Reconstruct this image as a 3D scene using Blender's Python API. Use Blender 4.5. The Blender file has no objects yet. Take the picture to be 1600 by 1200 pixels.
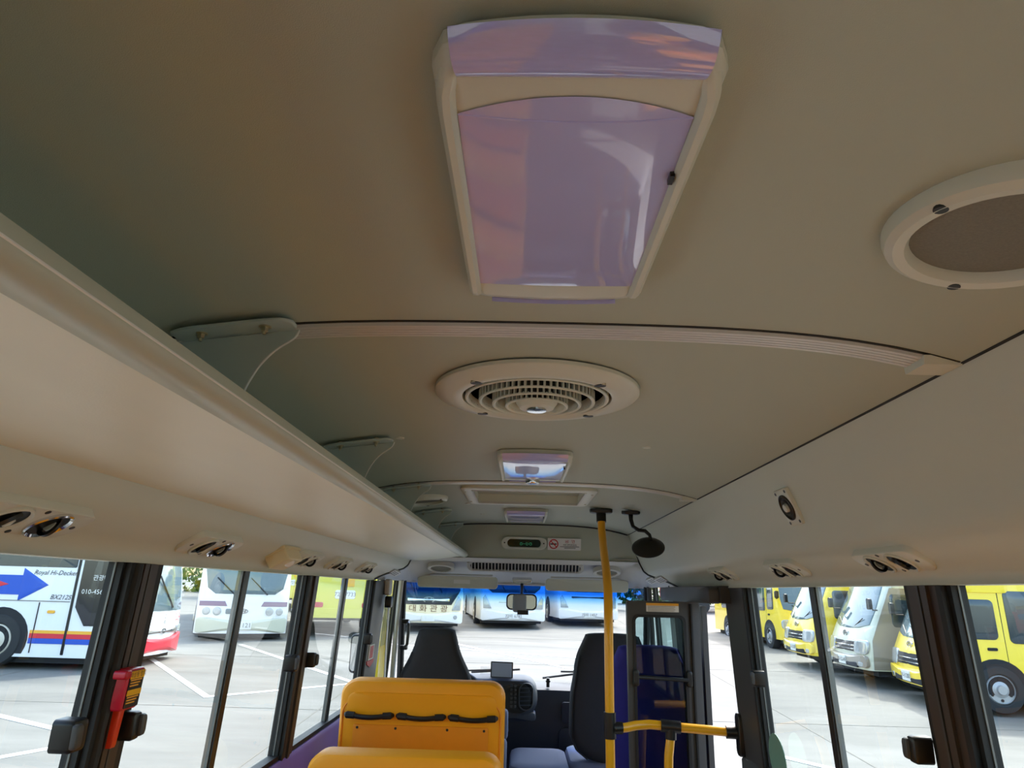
import bpy, math, random
from mathutils import Matrix, Vector
random.seed(7)
S = bpy.context.scene
COL = S.collection
PI = math.pi

# ------------------------------------------------------------------ camera
cam_d = bpy.data.cameras.new('camera')
cam_d.sensor_width = 36.0
cam_d.lens = 1060.0 / 1600.0 * 36.0
cam_d.clip_start = 0.02
cam_d.clip_end = 400
cam = bpy.data.objects.new('camera', cam_d)
COL.objects.link(cam)
R = Matrix(((0.9995845, -0.0223987, 0.0181413), (0.0108285, -0.2914677, -0.9565194), (0.0267124, 0.9563184, -0.2911041)))
cam.matrix_world = Matrix.Translation((-0.036, 0, 1.45)) @ R.to_4x4()
S.camera = cam

# ------------------------------------------------------------------ world, sun, exposure
W = bpy.data.worlds.new('sky')
S.world = W
W.use_nodes = True
nt = W.node_tree
sky = nt.nodes.new('ShaderNodeTexSky')
sky.sky_type = 'NISHITA'
sky.sun_disc = False
sky.sun_elevation = math.radians(56)
sky.sun_rotation = math.radians(20)
sky.air_density = 1.3
sky.dust_density = 3.0
nt.links.new(sky.outputs[0], nt.nodes['Background'].inputs[0])
nt.nodes['Background'].inputs[1].default_value = 0.52
sun_d = bpy.data.lights.new('sun', 'SUN')
sun_d.energy = 3.2
sun_d.angle = math.radians(2.5)
sun_d.color = (1.0, 0.97, 0.93)
sun = bpy.data.objects.new('sun', sun_d)
COL.objects.link(sun)
sun.rotation_euler = Vector((-0.5, -0.55, -1.0)).to_track_quat('-Z', 'Y').to_euler()
vs = S.view_settings
vs.view_transform = 'Standard'
vs.look = 'None'
vs.gamma = 1.0
vs.use_curve_mapping = False
vs.exposure = 0.5
S.cycles.max_bounces = 12
S.cycles.diffuse_bounces = 6
S.cycles.glossy_bounces = 5
S.cycles.transparent_max_bounces = 24
S.cycles.sample_clamp_indirect = 6.0

# ------------------------------------------------------------------ materials
def srgb(r, g, b):
    f = lambda c: (c / 255) / 12.92 if c <= 10 else ((c / 255 + 0.055) / 1.055) ** 2.4
    return (f(r), f(g), f(b), 1)

def mat(name, rgb, rough=0.5, metal=0.0, var=0.06, scale=8.0, bump=0.0, bscale=400.0, coat=0.0, spec=0.5, emit=None, stretch=None):
    m = bpy.data.materials.new(name)
    m.use_nodes = True
    n, l = m.node_tree.nodes, m.node_tree.links
    b = n['Principled BSDF']
    c = srgb(*rgb)
    tc = n.new('ShaderNodeTexCoord')
    co = tc.outputs['Object']
    if stretch:
        mp = n.new('ShaderNodeMapping'); mp.inputs['Scale'].default_value = stretch
        l.new(co, mp.inputs[0]); co = mp.outputs[0]
    if var > 0:
        nz = n.new('ShaderNodeTexNoise'); nz.inputs['Scale'].default_value = scale; nz.inputs['Detail'].default_value = 4
        mx = n.new('ShaderNodeMix'); mx.data_type = 'RGBA'
        mx.inputs[6].default_value = tuple(x * (1 - var) for x in c[:3]) + (1,)
        mx.inputs[7].default_value = tuple(min(1, x * (1 + var)) for x in c[:3]) + (1,)
        l.new(co, nz.inputs['Vector']); l.new(nz.outputs[0], mx.inputs[0]); l.new(mx.outputs[2], b.inputs['Base Color'])
    else:
        b.inputs['Base Color'].default_value = c
    if bump > 0:
        nb = n.new('ShaderNodeTexNoise'); nb.inputs['Scale'].default_value = bscale; nb.inputs['Detail'].default_value = 2
        bp = n.new('ShaderNodeBump'); bp.inputs['Strength'].default_value = bump; bp.inputs['Distance'].default_value = 0.002
        l.new(tc.outputs['Object'], nb.inputs['Vector']); l.new(nb.outputs[0], bp.inputs['Height']); l.new(bp.outputs[0], b.inputs['Normal'])
    b.inputs['Roughness'].default_value = rough
    b.inputs['Metallic'].default_value = metal
    b.inputs['Coat Weight'].default_value = coat
    b.inputs['Coat Roughness'].default_value = 0.03
    if coat >= 1: b.inputs['Coat IOR'].default_value = 2.0
    b.inputs['Specular IOR Level'].default_value = spec
    if emit:
        b.inputs['Emission Color'].default_value = srgb(*emit[:3]); b.inputs['Emission Strength'].default_value = emit[3]
    return m

def glass(name, tint, ior=1.45, rough=0.0, band=None):
    m = bpy.data.materials.new(name)
    m.use_nodes = True
    n, l = m.node_tree.nodes, m.node_tree.links
    n.remove(n['Principled BSDF'])
    out = n['Material Output']
    tr = n.new('ShaderNodeBsdfTransparent'); tr.inputs[0].default_value = tint + (1,)
    gl = n.new('ShaderNodeBsdfGlossy'); gl.inputs['Roughness'].default_value = rough
    fr = n.new('ShaderNodeFresnel'); fr.inputs[0].default_value = ior
    mx = n.new('ShaderNodeMixShader')
    geo = n.new('ShaderNodeNewGeometry')
    sub = n.new('ShaderNodeMath'); sub.operation = 'SUBTRACT'; sub.inputs[0].default_value = 1.0
    mu = n.new('ShaderNodeMath'); mu.operation = 'MULTIPLY'
    l.new(geo.outputs['Backfacing'], sub.inputs[1]); l.new(sub.outputs[0], mu.inputs[0]); l.new(fr.outputs[0], mu.inputs[1])
    l.new(mu.outputs[0], mx.inputs[0]); l.new(tr.outputs[0], mx.inputs[1]); l.new(gl.outputs[0], mx.inputs[2])
    l.new(mx.outputs[0], out.inputs[0])
    if band:  # tint dyed into the top of the glass, fading with height
        tc = n.new('ShaderNodeTexCoord'); sp = n.new('ShaderNodeSeparateXYZ'); rp = n.new('ShaderNodeValToRGB'); mr = n.new('ShaderNodeMapRange')
        l.new(tc.outputs['Object'], sp.inputs[0]); l.new(sp.outputs[2], mr.inputs[0])
        mr.inputs[1].default_value = band[0]; mr.inputs[2].default_value = band[1]
        rp.color_ramp.elements[0].color = tint + (1,); rp.color_ramp.elements[1].color = band[2] + (1,)
        e = rp.color_ramp.elements.new(0.35); e.color = (0.84, 0.93, 0.98, 1)
        e = rp.color_ramp.elements.new(0.7); e.color = (0.42, 0.70, 0.95, 1)
        l.new(mr.outputs[0], rp.inputs[0]); l.new(rp.outputs[0], tr.inputs[0])
    return m

M = {}
M['ceiling'] = mat('ceiling vinyl', (178, 184, 166), 0.55, var=0.03, scale=3, bump=0.25, bscale=900)
M['side'] = mat('side lining', (202, 206, 190), 0.5, var=0.03, scale=3, bump=0.2, bscale=900)
M['rack'] = mat('rack laminate', (232, 233, 212), 0.42, var=0.05, scale=4, stretch=(3, 0.6, 3), bump=0.1, bscale=300)
M['rack_lip'] = mat('rack lip vinyl', (184, 188, 168), 0.4, var=0.02)
M['mould'] = mat('light grey moulded plastic', (196, 194, 186), 0.45, var=0.03)
M['plastic'] = mat('warm grey plastic', (208, 210, 194), 0.38, var=0.03)
M['plastic_d'] = mat('dark louver plastic', (38, 36, 32), 0.4, var=0.05)
M['bracket'] = mat('grey green painted steel', (176, 188, 180), 0.4, var=0.04)
M['edge'] = mat('cut steel edge', (200, 200, 190), 0.35, var=0.0)
M['steel'] = mat('zinc steel', (190, 180, 150), 0.3, 0.9, var=0.1, scale=60)
M['chrome'] = mat('chrome', (220, 220, 222), 0.12, 1.0, var=0.0)
M['alu'] = mat('ribbed aluminium strip', (214, 212, 206), 0.35, 0.2, var=0.04)
M['black'] = mat('black plastic', (24, 23, 22), 0.35, var=0.1)
M['rubber'] = mat('black rubber', (18, 18, 18), 0.55, var=0.1)
M['pillar'] = mat('brown black pillar trim', (62, 52, 46), 0.42, var=0.06, scale=20)
M['pillar_g'] = mat('charcoal pillar trim', (66, 66, 66), 0.45, var=0.05)
M['lens'] = mat('lavender lens plastic', (190, 188, 240), 0.3, var=0.03, scale=20, coat=1.0, spec=0.8)
M['lens_line'] = mat('lavender ribbed lens', (184, 182, 236), 0.3, var=0.08, scale=60, coat=1.0, stretch=(1, 8, 8))
M['orange'] = mat('orange vinyl', (255, 164, 8), 0.45, var=0.05, scale=6, bump=0.15, bscale=500, spec=0.4)
M['orange_d'] = mat('orange board', (244, 144, 8), 0.5, var=0.07, scale=14)
M['purple'] = mat('purple vinyl', (130, 112, 208), 0.5, var=0.05)
M['navy'] = mat('blue seat fabric', (50, 48, 150), 0.8, var=0.08, scale=40)
M['fabric'] = mat('charcoal seat fabric', (44, 45, 48), 0.85, var=0.12, scale=60, bump=0.3, bscale=800)
M['greyseat'] = mat('blue grey seat fabric', (118, 128, 152), 0.85, var=0.08, scale=50, bump=0.3, bscale=600, stretch=(6, 1, 1))
M['dash'] = mat('blue charcoal dashboard', (46, 50, 60), 0.5, var=0.05)
M['yellowpole'] = mat('yellow coated tube', (246, 176, 20), 0.3, var=0.02, coat=0.3)
M['white'] = mat('white print', (232, 230, 224), 0.5, var=0.02)
M['red'] = mat('red plastic', (196, 26, 52), 0.3, var=0.04)
M['redorange'] = mat('orange red plastic', (222, 60, 26), 0.35, var=0.04)
M['redprint'] = mat('red print', (196, 30, 36), 0.5, var=0)
M['blackprint'] = mat('black print', (22, 20, 20), 0.5, var=0)
M['greyprint'] = mat('grey print', (120, 118, 112), 0.5, var=0)
M['yellowprint'] = mat('yellow print', (246, 190, 20), 0.5, var=0)
M['beige'] = mat('beige sensor plastic', (216, 203, 160), 0.4, var=0.02)
M['mesh'] = mat('speaker mesh', (124, 122, 110), 0.7, var=0.2, scale=300, bump=0.4, bscale=500)
M['floor'] = mat('grey vinyl floor', (140, 140, 140), 0.6, var=0.15, scale=50)
M['clock'] = mat('dark green display', (8, 40, 26), 0.15, var=0)
M['digits'] = mat('green digits', (70, 150, 110), 0.5, var=0, emit=(40, 190, 120, 0.04))
M['screen'] = mat('tablet glass', (206, 216, 236), 0.2, var=0.03, coat=1)  # pale base colour stands in for the reflection on the screen
M['gside'] = glass('tinted side glass', (0.93, 0.965, 0.95))
M['gwind'] = glass('windscreen glass', (0.97, 0.985, 0.98), band=(0.52, 0.635, (0.10, 0.38, 0.82)))
M['gdoor'] = glass('dark door glass', (0.58, 0.70, 0.72))
M['track'] = mat('dull metal track', (120, 122, 120), 0.4, 0.5, var=0.05)
M['sensor'] = mat('grey sensor plastic', (150, 158, 166), 0.4, var=0.02)
M['acryl'] = glass('clear acrylic', (0.93, 0.93, 0.94))
# outside
M['yellow'] = mat('yellow bus paint', (250, 216, 40), 0.3, var=0.02, coat=0.5)
M['yellow_g'] = mat('pale green yellow paint', (222, 216, 84), 0.3, var=0.02, coat=0.4)
M['buswhite'] = mat('white bus paint', (236, 238, 240), 0.3, var=0.02, coat=0.5)
M['buscream'] = mat('cream bus paint', (238, 226, 190), 0.3, var=0.02, coat=0.5)
M['bussilver'] = mat('pale silver bus paint', (206, 208, 188), 0.3, var=0.02, coat=0.5)
M['busgrey'] = mat('brown grey bus paint', (146, 140, 130), 0.3, var=0.02, coat=0.5)
M['busglass'] = mat('vehicle glass', (52, 66, 74), 0.06, var=0.3, scale=2.0, spec=0.6, coat=.4)
M['busglass_l'] = mat('pale vehicle glass', (98, 116, 122), 0.08, var=0.2, scale=1.5, spec=0.6, coat=.4)
M['lampglass'] = mat('headlight glass', (160, 166, 166), 0.12, var=0.3, scale=12, coat=1)
M['tyre'] = mat('tyre rubber', (44, 46, 48), 0.8, var=0.15, scale=20)
M['rim'] = mat('wheel steel', (176, 178, 180), 0.35, 0.3, var=0.1)
M['rim_w'] = mat('painted wheel', (214, 208, 192), 0.45, var=0.08)
M['plate'] = mat('number plate', (232, 234, 230), 0.4, var=0)
M['busblue'] = mat('blue paint', (24, 82, 190), 0.35, var=0.02)
M['busred'] = mat('red paint', (214, 44, 62), 0.35, var=0.04)
M['busyel'] = mat('orange yellow paint', (245, 180, 60), 0.35, var=0.02)
M['mauve'] = mat('mauve stripe', (140, 116, 136), 0.4, var=0.02)
M['taillight'] = mat('tail light', (200, 50, 70), 0.2, var=0.1, coat=1)
M['blackglass'] = mat('black panel', (34, 38, 44), 0.15, var=0.05, coat=0.5)
M['under'] = mat('underbody', (34, 36, 40), 0.8, var=0.2)
M['leaf'] = mat('leaves', (104, 128, 56), 0.8, var=0.4, scale=3)
M['bark'] = mat('bark', (96, 84, 70), 0.9, var=0.3)
M['paint'] = mat('worn line paint', (238, 238, 232), 0.7, var=0.06, scale=9)

def ground_mat():
    m = bpy.data.materials.new('worn concrete yard'); m.use_nodes = True
    n, l = m.node_tree.nodes, m.node_tree.links
    b = n['Principled BSDF']; b.inputs['Roughness'].default_value = 0.85
    tc = n.new('ShaderNodeTexCoord')
    mp = n.new('ShaderNodeMapping'); mp.inputs['Scale'].default_value = (0.25, 0.8, 1)
    n1 = n.new('ShaderNodeTexNoise'); n1.inputs['Scale'].default_value = 1.4; n1.inputs['Detail'].default_value = 8; n1.inputs['Roughness'].default_value = 0.65
    rp = n.new('ShaderNodeValToRGB')
    rp.color_ramp.elements[0].position = 0.3; rp.color_ramp.elements[0].color = srgb(106, 106, 101)
    rp.color_ramp.elements[1].position = 0.72; rp.color_ramp.elements[1].color = srgb(132, 131, 125)
    l.new(tc.outputs['Object'], mp.inputs[0]); l.new(mp.outputs[0], n1.inputs['Vector']); l.new(n1.outputs[0], rp.inputs[0]); l.new(rp.outputs[0], b.inputs['Base Color'])
    n2 = n.new('ShaderNodeTexNoise'); n2.inputs['Scale'].default_value = 30; bp = n.new('ShaderNodeBump'); bp.inputs['Strength'].default_value = 0.2
    l.new(tc.outputs['Object'], n2.inputs['Vector']); l.new(n2.outputs[0], bp.inputs['Height']); l.new(bp.outputs[0], b.inputs['Normal'])
    return m
M['ground'] = ground_mat()

# ------------------------------------------------------------------ mesh helpers
class G:
    def __init__(s): s.v = []; s.f = []
    def add(s, vs, fs):
        o = len(s.v); s.v += [tuple(v) for v in vs]; s.f += [tuple(i + o for i in f) for f in fs]; return s
    def box(s, x0, x1, y0, y1, z0, z1):
        v = [(x, y, z) for x in (x0, x1) for y in (y0, y1) for z in (z0, z1)]
        return s.add(v, [(0, 1, 3, 2), (4, 6, 7, 5), (0, 4, 5, 1), (2, 3, 7, 6), (0, 2, 6, 4), (1, 5, 7, 3)])
    def loft(s, rings, close=True, caps=True):
        n = len(rings[0]); v = [p for r in rings for p in r]; f = []
        for k in range(len(rings) - 1):
            for i in range(n if close else n - 1):
                a, b = k * n + i, k * n + (i + 1) % n
                f.append((a, b, b + n, a + n))
        if caps and close:
            f.append(tuple(reversed(range(n)))); f.append(tuple(range((len(rings) - 1) * n, len(rings) * n)))
        return s.add(v, f)
    def tube(s, pts, r, n=10, caps=True):
        pts = [Vector(p) for p in pts]; rr = r if isinstance(r, (list, tuple)) else [r] * len(pts)
        rings = []; up = None
        for i, p in enumerate(pts):
            t = (pts[min(i + 1, len(pts) - 1)] - pts[max(i - 1, 0)]).normalized()
            if up is None: up = t.orthogonal().normalized()
            up = (up - t * up.dot(t)).normalized(); w = t.cross(up)
            rings.append([p + (up * math.cos(2 * PI * k / n) + w * math.sin(2 * PI * k / n)) * rr[i] for k in range(n)])
        return s.loft(rings, True, caps)
    def lathe(s, prof, n=32, m=None, cap=True):
        m = m or Matrix()
        rings = [[m @ Vector((r * math.cos(2 * PI * k / n), r * math.sin(2 * PI * k / n), h)) for k in range(n)] for r, h in prof]
        return s.loft(rings, True, cap)
    def plate(s, out, mp, h0, h1, bev=0.0, rings=3, base=True):
        """outline OUT (u,v) raised from h0 to h1 over the surface mp(u,v,h)"""
        n = len(out); cu = sum(p[0] for p in out) / n; cv = sum(p[1] for p in out) / n
        rm = min(math.hypot(p[0] - cu, p[1] - cv) for p in out)
        sc = lambda k: [(cu + (p[0] - cu) * k, cv + (p[1] - cv) * k) for p in out]
        L = [[mp(u, v, h0) for u, v in out], [mp(u, v, h1 - bev) for u, v in out]]
        k1 = 1.0
        if bev > 0:
            k1 = 1 - bev / rm; L.append([mp(u, v, h1 - bev * 0.3) for u, v in sc(1 - 0.35 * bev / rm)]); L.append([mp(u, v, h1) for u, v in sc(k1)])
        for j in range(1, rings): L.append([mp(u, v, h1) for u, v in sc(k1 * (1 - j / rings))])
        v = [p for r in L for p in r]; f = []
        for k in range(len(L) - 1):
            for i in range(n): a, b = k * n + i, k * n + (i + 1) % n; f.append((a, b, b + n, a + n))
        v.append(mp(cu, cv, h1)); c = len(v) - 1; o = (len(L) - 1) * n
        f += [(o + i, o + (i + 1) % n, c) for i in range(n)]
        if base: f.append(tuple(reversed(range(n))))
        return s.add(v, f)
    def frame(s, out, inn, mp, h0, h1, hin=None, bev=0.0):
        """ring between two outlines of equal count; inner wall goes down to hin"""
        n = len(out); hin = h0 if hin is None else hin
        mid = lambda t: [(a[0] + (b[0] - a[0]) * t, a[1] + (b[1] - a[1]) * t) for a, b in zip(out, inn)]
        L = [[mp(u, v, h0) for u, v in out], [mp(u, v, h1 - bev) for u, v in out]]
        if bev > 0: L += [[mp(u, v, h1) for u, v in mid(0.18)], [mp(u, v, h1) for u, v in mid(0.82)], [mp(u, v, h1 - bev) for u, v in inn]]
        else: L += [[mp(u, v, h1) for u, v in inn]]
        L.append([mp(u, v, hin) for u, v in inn]); L.append(L[0])
        return s.loft(L, True, False)
    def grid(s, fn, nu, nv):
        v = [fn(i / nu, j / nv) for j in range(nv + 1) for i in range(nu + 1)]
        return s.add(v, [(j * (nu + 1) + i, j * (nu + 1) + i + 1, (j + 1) * (nu + 1) + i + 1, (j + 1) * (nu + 1) + i) for j in range(nv) for i in range(nu)])

INV = {}
def build(name, g, m, parent=None, kind=None, label=None, angle=35, flip=True):
    me = bpy.data.meshes.new(name)
    vs_ = g.v
    if parent is not None and INV.get(parent.name) is not None:
        iv = INV[parent.name]; vs_ = [iv @ Vector(v) for v in vs_]
    me.from_pydata([tuple(v) for v in vs_], [], g.f)
    me.validate(clean_customdata=False)
    import bmesh
    bm = bmesh.new(); bm.from_mesh(me)
    bmesh.ops.remove_doubles(bm, verts=bm.verts, dist=1e-6)
    if flip: bmesh.ops.recalc_face_normals(bm, faces=bm.faces)
    for fc in bm.faces: fc.smooth = True
    bm.to_mesh(me); bm.free()
    me.set_sharp_from_angle(angle=math.radians(angle))
    me.materials.append(M[m] if isinstance(m, str) else m)
    o = bpy.data.objects.new(name, me); COL.objects.link(o)
    if parent is not None:
        o.parent = parent; INV[o.name] = INV.get(parent.name)
    if kind: o['kind'] = kind
    if label: o['label'] = label
    return o

def thing(name, label, cat, loc=(0, 0, 0), group=None, local=None, kind=None):
    """Empty at the base of a thing; parts are given in world coordinates (or in LOCAL's frame)"""
    o = bpy.data.objects.new(name, None); COL.objects.link(o); o.empty_display_size = 0.1
    if local is not None: o.matrix_world = local; INV[o.name] = None
    else: o.location = loc; INV[o.name] = Matrix.Translation(-Vector(loc))
    if label: o['label'] = label
    if cat: o['category'] = cat
    if group: o['group'] = group
    if kind: o['kind'] = kind
    return o

def tag(o, label, cat, group=None):
    o['label'] = label; o['category'] = cat
    if group: o['group'] = group
    return o

def rrect(cx, cy, w, h, r, n=5):
    r = min(r, w / 2 - 1e-4, h / 2 - 1e-4); p = []
    for (sx, sy, a0) in ((1, 1, 0), (-1, 1, 90), (-1, -1, 180), (1, -1, 270)):
        for k in range(n + 1):
            a = math.radians(a0 + 90 * k / n); p.append((cx + sx * (w / 2 - r) + r * math.cos(a), cy + sy * (h / 2 - r) + r * math.sin(a)))
    return p
def circ(cx, cy, rx, ry=None, n=32):
    ry = ry or rx
    return [(cx + rx * math.cos(2 * PI * k / n), cy + ry * math.sin(2 * PI * k / n)) for k in range(n)]
def poly(pts, sub=1):
    o = []
    for i, p in enumerate(pts):
        q = pts[(i + 1) % len(pts)]
        for k in range(sub): o.append((p[0] + (q[0] - p[0]) * k / sub, p[1] + (q[1] - p[1]) * k / sub))
    return o
def smooth_open(p):
    for _ in range(2):
        q = []
        for i in range(len(p)):
            a, b = p[i], p[(i + 1) % len(p)]; q += [(a[0] * .88 + b[0] * .12, a[1] * .88 + b[1] * .12), (a[0] * .12 + b[0] * .88, a[1] * .12 + b[1] * .88)]
        p = q
    return p
def smooth_open2(p):
    for _ in range(2):
        q = [p[0]]
        for a, b in zip(p, p[1:]): q += [(a[0] * .75 + b[0] * .25, a[1] * .75 + b[1] * .25), (a[0] * .25 + b[0] * .75, a[1] * .25 + b[1] * .75)]
        p = q + [p[-1]]
    return p
def interp(tab, x):
    if x <= tab[0][0]: return tab[0][1]
    for (a, p), (b, q) in zip(tab, tab[1:]):
        if x <= b: return p + (q - p) * (x - a) / (b - a)
    return tab[-1][1]
def frame_m(o, x, n):
    x = Vector(x).normalized(); n = Vector(n).normalized(); y = n.cross(x).normalized(); x = y.cross(n)
    return Matrix((x, y, n)).transposed().to_4x4() if False else Matrix.Translation(o) @ Matrix((x, y, n)).transposed().to_4x4()
def mapm(m):
    return lambda u, v, h: m @ Vector((u, v, h))
def text(name, body, size, m, material, parent, extrude=0.0, shear=0, sx=1.0, align='CENTER'):
    c = bpy.data.curves.new(name, 'FONT'); c.body = body; c.size = size; c.align_x = align; c.align_y = 'CENTER'; c.shear = shear; c.resolution_u = 2; c.extrude = extrude
    t = bpy.data.objects.new(name, c); COL.objects.link(t)
    dg = bpy.context.evaluated_depsgraph_get()
    me = bpy.data.meshes.new_from_object(t.evaluated_get(dg)); bpy.data.objects.remove(t)
    mm = m @ Matrix.Diagonal((sx, 1, 1, 1))
    if parent is not None and INV.get(parent.name) is not None: mm = INV[parent.name] @ mm
    me.transform(mm); me.materials.clear(); me.materials.append(M[material] if isinstance(material, str) else material)
    o = bpy.data.objects.new(name, me); COL.objects.link(o)
    if parent is not None: o.parent = parent; INV[o.name] = INV.get(parent.name)
    return o

# =================================================================== OUTSIDE: ground
GZ, GN = -0.72, 0.03
def gz(x, y): return GZ + GN * y
g = G().grid(lambda u, v: (-70 + 140 * u, -40 + 140 * v, gz(0, -40 + 140 * v)), 8, 8)
ground = build('ground', g, 'ground', kind='structure')
def line(a, b, w=0.12):
    a = Vector(a); b = Vector(b); d = (b - a).normalized(); p = Vector((-d.y, d.x)) * w / 2
    q = [a - p, b - p, b + p, a + p]
    g = G(); g.loft([[(k.x, k.y, gz(0, k.y) + 0.002) for k in q], [(k.x, k.y, gz(0, k.y) + 0.008) for k in q]])
    return build('painted_line', g, 'paint', ground)
for a, b in [((-9.2, 17.5), (-5.1, 12.05)), ((-5.15, 12.09), (-3.0, 13.9)), ((-8.4, 10.9), (-5.9, 9.6)), ((-6.6, 7.0), (-5.3, 9.0)),
             ((-7.5, 19.4), (-2.9, 13.6)), ((-1.9, 21.2), (1.6, 16.0)), ((-4.5, 20.9), (4.5, 17.6)), ((3.2, 9.5), (5.2, 7.2))]:
    line(a, b)
g = G()
for x0, y0, x1, y1 in ((-20, 11.2, 20, 11.6), (-20, 17.0, 20, 17.4), (-3, 4, -3.4, 40), (4.2, 6, 4.6, 40), (-9.5, 4, -10, 40), (-20, 23, 20, 23.5)):
    d = Vector((x1 - x0, y1 - y0)).normalized(); p = Vector((-d.y, d.x)) * 0.012
    q = [(x0 - p.x, y0 - p.y), (x1 - p.x, y1 - p.y), (x1 + p.x, y1 + p.y), (x0 + p.x, y0 + p.y)]
    g.loft([[(a, b, gz(0, b) + 0.001) for a, b in q], [(a, b, gz(0, b) + 0.004) for a, b in q]])
build('expansion_joint', g, mat('joint filler', (120, 118, 110), 0.9), ground, kind='stuff')

# =================================================================== OUTSIDE: vehicles
def frontY(prof, z): return interp(prof, z)
def vehicle(name, label, cat, x, y, ang, spec, group=None):
    """local frame: +Y is forward, origin on the ground under the nose, x across"""
    a = math.radians(ang - 90)
    mw = Matrix.Translation((x, y, gz(x, y))) @ Matrix.Rotation(a, 4, 'Z')
    t = thing(name, label, cat, local=mw, group=group)
    w, L, H, z0, F, kx = spec['w'] / 2, spec['L'], spec['H'], spec.get('z0', 0.32), spec['F'], spec.get('kx', 0.10)
    zs = [z0] + [z for z, _ in F if z > z0 + .01 and z < H - 0.15] + [H - 0.15]
    ring = [(-L, z0), (-L, H * 0.5), (-L + 0.05, H - 0.2), (-L + 0.2, H - 0.02)]
    yt = frontY(F, H - 0.15)
    ring += [(-L + 0.6, H), (yt - 0.6, H), (yt - 0.12, H - 0.04)]
    ring += [(frontY(F, z), z) for z in reversed(zs)]
    def sec(xx, ins):
        out = []
        for (yy, zz) in ring:
            cy, cz = -L / 2, (z0 + H) / 2
            k = 1 - ins / (L / 2) if abs(yy - cy) > L / 2 - 1 else 1
            zz2 = zz - ins * 1.3 if zz > H - 0.3 else zz
            lean = max(0, (zz - 1.0)) * spec.get('lean', 0.03)
            xs = xx * (1 - lean / w)
            yy2 = cy + (yy - cy) * k
            if yy > -1.5: yy2 -= kx * xx * xx
            out.append((xs, yy2, zz2))
        return out
    xsn = [-w, -w + .02, -w + .08, -w * .66, -w * .33, 0, w * .33, w * .66, w - .08, w - .02, w]
    ins = [0.10, 0.05, 0.0, 0, 0, 0, 0, 0, 0, 0.05, 0.10]
    g = G().loft([sec(a_, b_) for a_, b_ in zip(xsn, ins)])
    build('body', g, spec['paint'], t, angle=50)
    fm = lambda u, v, h: (u, frontY(F, v) - kx * u * u + h, v)
    def sm(s):
        def f(u, v, h):
            lean = max(0, (v - 1.0)) * spec.get('lean', 0.03)
            return (s * (w - lean + h), u, v)
        return f
    # wheels
    for wy in spec['wheels']:
        for s in (-1, 1):
            r, tw = spec['wr'], 0.24
            c = Matrix.Translation((s * (w - 0.095), wy, r)) @ Matrix.Rotation(s * PI / 2, 4, 'Y')
            g = G().plate([(p[0], p[1]) for p in circ(wy, r + 0.02, r * 1.22, r * 1.2, 28) if p[1] > z0 - 0.02] + [], sm(s), -0.05, 0.006, rings=2)
            build('wheel_arch', g, 'under', t)
            g = G().lathe([(r * .58, -tw / 2), (r * .93, -tw / 2), (r, -tw / 2 + .05), (r, tw / 2 - .05), (r * .93, tw / 2), (r * .66, tw / 2 + .012), (r * .6, tw / 2 - .01), (r * .58, -tw / 2)], 32, c, cap=False)
            wh = build('wheel', g, 'tyre', t)
            g = G().lathe([(r * .6, tw / 2 - .02), (r * .55, tw / 2 + .01), (r * .52, tw / 2 - .05), (r * .34, tw / 2 - .02), (r * .2, tw / 2 + .0), (r * .18, tw / 2 + .05), (r * .02, tw / 2 + .05)], 32, c)
            build('rim', g, spec.get('rim', 'rim'), wh)
            g = G()
            for k in range(spec.get('holes', 6)):
                a_ = 2 * PI * k / spec.get('holes', 6)
                g.lathe([(r * .062, 0), (r * .062, .02)], 10, c @ Matrix.Translation((r * .43 * math.cos(a_), r * .43 * math.sin(a_), tw / 2 - .03)))
            build('hole', g, 'under', wh, kind='stuff')
    # underbody
    build('chassis', G().box(-w + .15, w - .15, -L + .2, -0.3, z0 - .12, z0 + .1), 'under', t)
    for (nm, m_, kind, out, h0, h1) in spec['plates']:
        mps = {'F': [fm], 'R': [sm(1)], 'L': [sm(-1)], 'S': [sm(1), sm(-1)], 'B': [lambda u, v, h: (u, -L - h, v)]}[kind]
        if len(out) < 15: out = poly(out, 5 if len(out) < 9 else 3)
        for mp in mps: build(nm, G().plate(out, mp, h0, h1, bev=min(0.01, (h1 - h0) * .5) if h1 > 0.01 else 0, rings=5 if nm == 'windscreen' else 3), m_, t)
    return t, fm, sm, w

RX = lambda cx, cz, ww, hh, r=0.05: rrect(cx, cz, ww, hh, r)
def logo(t, fm, x, z, s, m='chrome'):
    mm = Matrix.Translation(Vector(fm(x, z, 0.012))) @ Matrix.Rotation(PI, 4, 'Z') @ Matrix.Rotation(PI / 2, 4, 'X')
    g = G().frame(circ(0, 0, s, s * .52, 24), circ(0, 0, s * .86, s * .38, 24), mapm(mm), -0.02, 0.01)
    for q in (-1, 1):
        g.plate([(q * .36 * s - .10 * s - .1 * s, -.34 * s), (q * .36 * s + .10 * s - .1 * s, -.34 * s), (q * .36 * s + .10 * s + .1 * s, .34 * s), (q * .36 * s - .10 * s + .1 * s, .34 * s)], mapm(mm), -0.02, 0.008, rings=1)
    g.plate([(-.4 * s, -.10 * s), (.4 * s, .0), (.4 * s, .12 * s), (-.4 * s, .02 * s)], mapm(mm), -0.02, 0.008, rings=1)
    build('emblem', g, m, t)
def ftext(t, fm, x, z, body, size, m, h=0.014, **k):
    mm = Matrix.Translation(Vector(fm(x, z, h))) @ Matrix.Rotation(PI, 4, 'Z') @ Matrix.Rotation(PI / 2, 4, 'X')
    text('lettering', body, size, mm, m, t, **k)
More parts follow.
